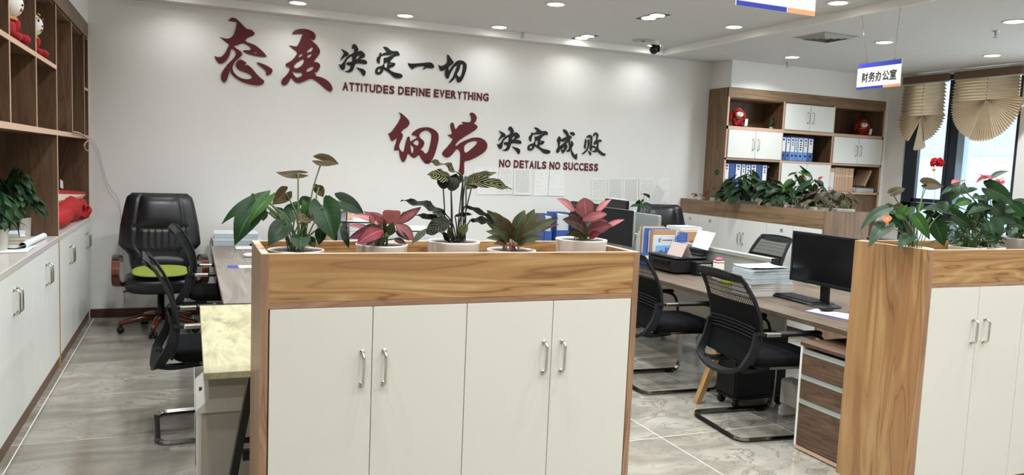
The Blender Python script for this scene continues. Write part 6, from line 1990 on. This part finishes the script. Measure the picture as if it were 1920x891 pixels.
BX = trace_plant('potted_anthurium', 'big leaved plant with pink flowers in the middle of the right planter', 'potted plant', YQ + 0.02, (1850, 462), 0.09, 1.27, [
    ((1800, 350), (1763, 367), 13, 0.0, -0.02, 'anth', Ln, dict(roll=0.2)),
    ((1798, 350), (1781, 380), 24, 0.02, 0.0, 'anth', H, dict()),
    ((1802, 364), (1833, 355), 12, 0.02, 0.04, 'anth', Ln, dict()),
    ((1806, 356), (1813, 350), 9, 0.04, 0.04, 'anth', Ov, dict()),
    ((1853, 339), (1897, 324), 16, 0.03, 0.05, 'anth', Ln, dict(roll=-0.5)),
    ((1852, 353), (1900, 384), 38, -0.02, -0.04, 'anth', H, dict(lobe=0.2)),
    ((1893, 376), (1925, 408), 22, -0.02, -0.05, 'anth', Ln, dict()),
    ((1862, 386), (1882, 406), 36, -0.04, -0.08, 'anth', H, dict(lobe=0.35)),
    ((1846, 388), (1812, 404), 22, -0.02, -0.04, 'anth', H, dict()),
    ((1856, 418), (1868, 459), 42, -0.05, -0.10, 'anth', H, dict(lobe=0.3)),
    ((1790, 404), (1826, 432), 26, -0.04, -0.08, 'anth', H, dict()),
    ((1752, 414), (1770, 462), 34, 0.0, -0.03, 'anth', H, dict()),
    ((1832, 392), (1822, 430), 34, 0.03, 0.0, 'anth', H, dict()),
    ((1842, 372), (1822, 372), 20, 0.0, -0.02, 'anth', Ln, dict()),
    ((1866, 405), (1905, 418), 22, -0.02, -0.05, 'anth', Ln, dict()),
    ((1780, 398), (1796, 384), 18, 0.02, 0.03, 'anth_l', Ln, dict()),
    ((1790, 385), (1822, 376), 20, 0.0, 0.0, 'anth_l', Ln, dict()),
    ((1850, 366), (1836, 386), 20, 0.02, 0.0, 'anth', Ln, dict()),
    ((1880, 395), (1912, 396), 20, 0.02, 0.03, 'anth', H, dict()),
    ((1822, 405), (1844, 440), 30, 0.05, 0.04, 'anth', H, dict()),
], group='plants in the right planter')
trace_plant('potted_anthurium', 'green plant in a grey pot at the right edge of the right planter', 'potted plant', YQ + 0.05, (1912, 440), 0.115, 1.315, [
    ((1895, 400), (1915, 412), 20, 0, -0.02, 'anth_l', H, {}), ((1905, 385), (1935, 380), 24, 0, 0, 'anth', H, {}), ((1898, 430), (1895, 448), 20, -0.08, -0.12, 'anth', H, {}),
    ((1880, 430), (1866, 450), 18, -0.04, -0.08, 'anth', H, {}), ((1900, 418), (1925, 430), 22, -0.05, -0.08, 'anth', H, {}), ((1892, 412), (1878, 424), 20, -0.02, -0.04, 'anth', H, {}),
    ((1910, 405), (1940, 410), 26, 0.02, 0.02, 'anth', H, {}), ((1915, 425), (1940, 440), 26, -0.06, -0.1, 'anth', H, {}), ((1890, 395), (1872, 386), 18, 0.02, 0.03, 'anth', Ln, {})], pmat='pot_g', group='plants in the right planter', ph=0.16)


def spathe(par, Yp, b, t_, w_, mat='spathe', sp=None, **kw):
    b_, tt = at(b[0], b[1], Y=Yp), at(t_[0], t_[1], Y=Yp - 0.01)
    leaf(par, b_, tt, w_ / ppm(b_), mat, 'heart', arch=0.15, name='flower', **kw)
    if sp:
        MB().tube([b_, at(sp[0], sp[1], Y=Yp - 0.02)], [0.004, 0.0025], 8).build('spadix', M['spathe_o' if mat != 'spathe_o' else 'gold'], par)


A_ = [o for o in bpy.data.objects if o.get('label', '').startswith('orange flowered')][0]
spathe(A_, YQ - 0.06, (1663, 408), (1662, 420), 17, 'spathe_o', (1666, 424))
spathe(BX, YQ, (1856, 334), (1829, 344), 16, 'spathe', (1837, 327), roll=0.3)
spathe(BX, YQ + 0.03, (1860, 346), (1880, 345), 14, 'spathe', (1882, 333))
spathe(BX, YQ + 0.03, (1876, 340), (1870, 350), 16, 'spathe')
spathe(BX, YQ + 0.01, (1796, 340), (1783, 346), 14, 'spathe', (1810, 338), roll=0.4)
# tall red flower on a thin stem
rf = thing('red_flower', 'bright red ruffled flower on a thin stem before the window', 'flower', (3.52, 2.93, 1.2))
fc = at(1757, 306, Y=2.93)
k_ = 1 / ppm(fc)
for i in range(16):
    a = i * 2.4
    el = -0.3 + 1.2 * (i / 16)
    d = V((math.cos(a) * math.cos(el), math.sin(a) * math.cos(el), math.sin(el)))
    leaf(rf, fc + d * 1.5 * k_, fc + d * 13 * k_, 13 * k_, 'redpetal', 'oval', wav=0.2, normal=d.orthogonal(), name='petal')
MB().ball(at(1751, 318, Y=2.92), 3.2 * k_, n=12, m=8).build('seed_bud', M['gold'], rf)
MB().tube(smooth_path([fc, at(1752, 320, Y=2.93), at(1750, 380, Y=2.93), V((3.52, 2.93, 1.25))], 6), 0.0011, 6).build('flower_stem', M['stem_p'], rf)


def bush(name, label, c, zr, n, R_, Hh, ll, mats, seed, pr=0.09, ph=0.14, pmat='pot', kind='heart', group=None, droop=0.5, wr=0.75, sq=False, bias=(0, 0)):
    """free-grown plant: leaves on arching petioles all round"""
    rnd_ = random.Random(seed)
    t = thing(name, label, 'potted plant', (c[0], c[1], zr - ph), 0, group)
    if sq:
        B('pot', M[pmat], t, ((c[0] - pr, c[1] - pr, zr - ph), (c[0] + pr, c[1] + pr, zr)), bev=0.006)
    else:
        pot(t, c, pr, zr, ph, pmat)
    sm = MB()
    for i in range(n):
        a = i * 2.39996 + rnd_.uniform(-0.4, 0.4)
        f = ((i + 0.5) / n)
        rr = R_ * (0.25 + 0.75 * f) * rnd_.uniform(0.7, 1.1)
        hh = Hh * (1.0 - 0.85 * f**1.3) * rnd_.uniform(0.75, 1.15)
        b_ = V((c[0] + math.cos(a) * rr * 0.75 + bias[0] * f, c[1] + math.sin(a) * rr * 0.75 + bias[1] * f, zr + hh))
        L = ll * rnd_.uniform(0.7, 1.15)
        out = V((math.cos(a), math.sin(a), 0))
        tp = b_ + out * L * rnd_.uniform(0.5, 0.9) + V((0, 0, -L * droop * rnd_.uniform(0.4, 1.3)))
        leaf(t, b_, tp, L * wr, rnd_.choice(mats), kind, roll=rnd_.uniform(-0.5, 0.5), normal=out * 0.6 + V((0, -0.3, 0.8)), arch=0.15)
        stem(sm, (c[0] + math.cos(a) * pr * 0.3, c[1] + math.sin(a) * pr * 0.3, zr - 0.02), b_, 0.0022, 0.15, 5)
    sm.build('stems', M['stem'], t)
    return t


bush('umbrella_plant', 'small leaved bushy plant low between the two big anthuriums', (3.86, 2.88), 1.27, 70, 0.19, 0.17, 0.055, ['bush_l', 'bush', 'bush'], 11, kind='lance', wr=0.5, group='plants in the right planter')
bush('umbrella_plant', 'second bushy small leaved plant deeper in the right planter', (4.05, 2.97), 1.27, 45, 0.15, 0.15, 0.06, ['bush', 'bush_l'], 12, kind='lance', wr=0.55, group='plants in the right planter')
bush('potted_anthurium', 'green plant of the right planter just outside the right edge', (4.42, 2.87), 1.27, 16, 0.20, 0.22, 0.13, ['anth', 'anth_l'], 13, group='plants in the right planter')

# far planter plants (run along Y in front of the bookcase)
fz = 1.30
farp = [(5.86, 8.03, 6, 0.09, 0.06, 0.09, ['agl_r', 'agl_p'], 'small dark red plant at the far left end of the distant planter', 'lance', 0.05),
        (5.90, 7.76, 9, 0.12, 0.16, 0.10, ['agl_d', 'agl_r', 'bush_l'], 'little red and green plant second in the distant planter', 'lance', 0.06),
        (5.94, 7.42, 26, 0.24, 0.26, 0.14, ['bush', 'anth'], 'round dark green plant before the bookcase side panel', 'heart', 0.08),
        (5.88, 7.13, 28, 0.25, 0.30, 0.16, ['bush', 'anth', 'anth'], 'drooping dark green plant before the lower left binders', 'heart', 0.09),
        (5.95, 6.86, 24, 0.22, 0.24, 0.14, ['anth', 'bush'], 'glossy green plant before the right end of the binders', 'heart', 0.08),
        (5.90, 6.62, 20, 0.18, 0.16, 0.13, ['bush', 'anth'], 'low green plant in the middle of the distant planter', 'heart', 0.07),
        (5.92, 6.40, 20, 0.20, 0.34, 0.14, ['anth', 'anth_l', 'anth'], 'upright green plant with a light leaf in the distant planter', 'heart', 0.09),
        (5.94, 6.20, 16, 0.18, 0.26, 0.14, ['anth', 'bush'], 'green plant with a dark red flower in the distant planter', 'heart', 0.08),
        (5.94, 6.02, 22, 0.19, 0.20, 0.16, ['agl_g', 'agl_g', 'agl_d'], 'bronze leaved plant near the near end of the distant planter', 'lance', 0.09),
        (6.02, 5.86, 18, 0.17, 0.17, 0.15, ['agl_g', 'agl_d'], 'faded bronze plant at the near end of the distant planter', 'lance', 0.08)]
pl = []
for i, (x, y, n_, R_, h_, ll, mt, l_, kd, pr) in enumerate(farp):
    pl.append(bush('potted_plant', l_, (x, y), fz + 0.01, n_, R_, h_, ll, mt, 30 + i, pr=pr, ph=0.17, pmat='pot_g' if i % 2 else 'pot', kind=kd, group='plants in the distant planter', droop=0.7, wr=0.8 if kd == 'heart' else 0.4, sq=pr > 0.065, bias=(-0.05, 0)))
for par, px_, mt, w_ in ((pl[7], ((1505, 332), (1499, 330), (1500, 350)), 'spathe', 9), (pl[7], ((1536, 336), (1544, 330), (1534, 350)), 'spathe', 7)):
    b_, tt = at(*px_[0], X=5.95), at(*px_[1], X=5.95)
    leaf(par, b_, tt + V((0, 0.0, -0.01)), w_ / ppm(b_), mt, 'heart', name='flower')
    MB().tube([b_, at(*px_[2], X=5.95), V((5.94, 6.2, 1.3))], 0.002, 5).build('flower_stem', M['stem_p'], par)
tl = at(1346, 322, X=5.92)
leaf(pl[2], tl, at(1341, 329, X=5.92), 10 / ppm(tl), 'anth_l', 'heart')
MB().tube([tl, V((5.92, 7.42, 1.32))], 0.002, 5).build('flower_stem', M['stem'], pl[2])
# plants elsewhere
bush('potted_plant', 'pale leaved plant peeking out left of the big right monitor', (4.62, 4.72), 0.88, 20, 0.13, 0.27, 0.10, ['bush_l', 'agl_g'], 51, pr=0.06, ph=0.13, kind='lance', wr=0.4, group='plants on the right desk')
bush('potted_plant', 'two leaved sprig above the deepest black monitor', (4.52, 7.20), 0.88, 9, 0.18, 0.46, 0.13, ['bush'], 52, pr=0.06, ph=0.13, kind='heart', group='plants on the right desk')

# left counter
bush('pothos', 'bushy dark green plant in a cement pot on the left counter', (-1.06, 6.02), 1.12, 72, 0.18, 0.28, 0.085, ['bush', 'bush', 'bush_l'], 61, pr=0.075, ph=0.155, pmat='pot_g', group='plants on the left counter', droop=0.9, wr=0.7)
bush('pothos', 'dark green plant on the left counter cut by the left picture edge', (-1.08, 5.42), 1.10, 60, 0.165, 0.26, 0.095, ['bush', 'bush', 'bush_l'], 62, pr=0.075, ph=0.135, pmat='pot_g', group='plants on the left counter', droop=1.1, wr=0.6)
ream('book pile with cream edges on the left counter', -1.16, 5.60, -0.98, 5.90, 0.9655, 1.03, 0.2, side='paper_c', group='book piles on the left counter', nm='book_pile', cat='books', layers=3)
ream('white sheets on top of the counter book pile', -1.15, 5.62, -0.99, 5.88, 1.032, 1.045, 0.05, side='paper', group='book piles on the left counter', nm='paper_pile', layers=2)
# curled sheets
t = thing('rolled_papers', 'white curled papers lying by the edge of the left counter', 'papers', (-1.0, 5.75, 0.966))
MB().grid(lambda u, v: V((-1.17 + 0.24 * u, 5.45 + 0.62 * v, 0.969 + 0.012 * math.sin(u * 3.0) + 0.03 * max(0, u - 0.8) * 4)), 12, 4).build('sheet', M['paper'], t)
MB().tube([V((-0.95, 5.50, 0.988)), V((-0.93, 6.12, 0.988))], 0.02, 16, cap=False).build('rolled_edge', M['paper'], t)
MB().grid(lambda u, v: V((-1.15 + 0.25 * u, 5.25 + 0.45 * v + 0.1 * u, 0.9675 + 0.004 * math.sin(v * 5))), 6, 6).build('sheet', M['pD'], t)
# red bag
t = thing('red_bag', 'crumpled red gift bags piled at the end of the left counter', 'bag', (-1.0, 7.4, 0.966))
rb_ = random.Random(5)


def crumple(c, rx, ry, rz, e=0.6, amp=0.12, seed=1, rot=0.0):
    r_ = random.Random(seed)
    m_ = MB().ball((0, 0, 0), rx, ry, rz, n=34, m=18, e=e)
    k1 = [(r_.uniform(5, 22), r_.uniform(0, 6)) for _ in range(6)]
    Rm = Matrix.Rotation(rot, 4, 'Z')
    for i, p in enumerate(m_.v):
        d_ = p.normalized() if p.length > 0 else V((0, 0, 1))
        q = (math.sin(p.x / rx * k1[0][0] * 0.3 + k1[0][1]) + math.sin(p.y / ry * k1[1][0] * 0.3 + k1[1][1]) + math.sin((p.x + p.z) / rz * k1[2][0] * 0.1 + k1[2][1]) + abs(math.sin((p.y - p.z) / rz * k1[3][0] * 0.12))) * amp * rz
        m_.v[i] = (Rm @ (p + d_ * q)) + V(c)
    return m_


crumple((-1.03, 7.10, 1.05), 0.14, 0.40, 0.075, amp=0.10, seed=3).build('bag_body', M['redbag'], t)
crumple((-1.00, 7.58, 1.075), 0.12, 0.30, 0.085, e=0.75, amp=0.13, seed=4).build('bag_body', M['redbag'], t)
crumple((-0.95, 7.86, 1.06), 0.10, 0.16, 0.075, e=0.85, amp=0.18, seed=6).build('bag_fold', M['redbag'], t)
crumple((-0.885, 8.02, 1.03), 0.05, 0.10, 0.06, e=0.9, amp=0.25, seed=9).build('bag_fold', M['redbag'], t)
q4 = [V((-1.02, 7.15, 1.16)), V((-0.94, 7.92, 1.10)), V((-0.885, 8.06, 1.175)), V((-1.04, 7.15, 1.225))]
MB().sheet(*q4).build('cream_panel', M['paper_c'], t)
q4 = [V((-1.045, 7.15, 1.227)), V((-0.887, 8.06, 1.177)), V((-0.895, 8.06, 1.20)), V((-1.06, 7.15, 1.262))]
MB().sheet(*q4).build('red_flap', M['redbag'], t)
for k in range(3):
    a0 = V((-0.875, 7.66 + k * 0.15, 1.05 - 0.015 * k))
    MB().tube(smooth_path([a0 + V((-0.02, -0.03, 0.03)), a0 + V((0.0, 0.02, 0.055)), a0 + V((0.01, 0.07, 0.0)), a0 + V((0.0, 0.04, -0.05)), a0 + V((-0.01, -0.02, -0.03))], 5), 0.012, rect=(0.035, 0.004)).build('bag_handle', M['redbag'], t)
tag(B('white_box', M['paper_c'], None, ((-1.17, 6.60, 0.9655), (-0.96, 7.6, 0.985)), bev=0.002), 'flat pale box under the red bags', 'box')
tag(MB().sheet(at(113, 352, X=-1.0), at(119, 354, X=-1.0), at(118, 340, X=-1.02), at(113, 336, X=-1.02)).build('tissue', M['paper'], None), 'white tissue sticking up behind the bookcase post', 'tissue')
# black box on a shelf, left bookcase
tag(B('small_box', M['black'], None, ((-0.98, 6.40, 1.7185), (-0.90, 6.62, 1.735)), bev=0.003), 'small flat black box on the left bookcase shelf', 'box')
# little bonsai in right bookcase
bush('bonsai', 'tiny dark ornamental tree in the bookcase beside the plush dog', (6.84, 7.95), 2.23, 26, 0.055, 0.14, 0.035, ['bush', 'agl_d', 'anth'], 71, pr=0.025, ph=0.031, kind='lance', wr=0.5, group='bookcase ornaments')


# =================================================================== PLEATED BLINDS
def blind(label, y0, y1, zt, cy, cz, R, RV, npl, split=False):
    """y1 > y0; the cloth hangs at x = xb, gathered at (cy, cz) into a fan"""
    xb = XR - 0.10
    t = thing('pleated_blind', label, 'blind', (xb, (y0 + y1) / 2, zt), 0, 'pleated fan blinds')
    B('valance', M['headrail'], t, ((xb - 0.035, y0 - 0.02, zt - 0.005), (xb + 0.03, y1 + 0.02, zt + 0.085)), bev=0.004)
    B('headrail', M['signwhite'], t, ((xb - 0.02, y0 - 0.01, zt - 0.02), (xb + 0.02, y1 + 0.01, zt - 0.004)))
    # flat part: horizontal pleats, bulging toward the room
    Np = npl

    def up(u, v):
        z = zt - 0.02 - (zt - 0.02 - cz) * v
        ph_ = (v * Np) % 1.0
        ins = 0.0
        if ph_ < 0.12:
            ins = ph_ / 0.12
        else:
            ins = 1 - (ph_ - 0.12) / 0.88
        flare = 0.02 * v
        y = y0 - flare + (y1 - y0 + 2 * flare) * u
        sag = 0.012 * math.sin(u * math.pi * 2) * (ph_)
        return V((xb - 0.045 * ins + 0.006 * math.sin(u * 9 + v * 5), y, z - sag))
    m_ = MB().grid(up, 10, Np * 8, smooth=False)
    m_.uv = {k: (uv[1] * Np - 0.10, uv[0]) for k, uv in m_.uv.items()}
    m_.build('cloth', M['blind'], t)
    # fan: radial pleats over the half disc below the gather point
    Nr = 44 if not split else 30

    def fan(a0, a1, rv, n_, dpt=0.05, dz=0.0, dx=0.0, nm='fan'):
        def fn(u, v):
            a = a0 + (a1 - a0) * u
            edge = 1.0
            ph_ = (u * n_) % 1.0
            tri = abs(2 * ph_ - 1)
            r = v
            y = cy + math.cos(a) * (R + 0.02) * r
            z = cz - math.sin(a) * rv * r * (1 - 0.03 * tri) - dz * r
            squeeze = 1.0
            return V((xb - 0.02 - dpt * tri * (0.3 + 0.7 * r) - 0.035 * math.sin(a) * r - dx, y, z))
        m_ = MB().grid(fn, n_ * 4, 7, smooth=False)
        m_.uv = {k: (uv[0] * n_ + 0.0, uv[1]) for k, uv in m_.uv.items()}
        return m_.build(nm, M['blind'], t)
    if not split:
        fan(0.0, math.pi, RV, Nr)
        fan(math.pi * 0.40, math.pi * 0.62, RV * 1.03, 9, dpt=0.02, dx=0.03, nm='inner_fold')
    else:
        fan(0.0, math.pi * 0.36, RV * 0.92, 9)
        fan(math.pi * 0.58, math.pi, RV * 0.86, 12)
        fan(math.pi * 0.47, math.pi * 0.64, RV * 1.12, 7, dpt=0.02, dx=0.03, nm='inner_fold')
    n_ = int((zt - cz) / 0.022)
    m_ = MB()
    for k in range(0, n_, 2):
        m_.tube([(xb - 0.052, cy, zt - 0.03 - k * 0.022), (xb - 0.052, cy, zt - 0.05 - k * 0.022)], 0.003, 5)
    m_.build('pull_cord', M['grayplas'], t)
    return t


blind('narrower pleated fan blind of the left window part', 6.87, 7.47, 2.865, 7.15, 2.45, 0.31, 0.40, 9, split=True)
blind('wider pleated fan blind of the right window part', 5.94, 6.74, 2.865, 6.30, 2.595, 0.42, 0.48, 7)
MB_ = None
for a, b, l_ in (((1757, 372), (1755, 388), 'white'), ):
    pass
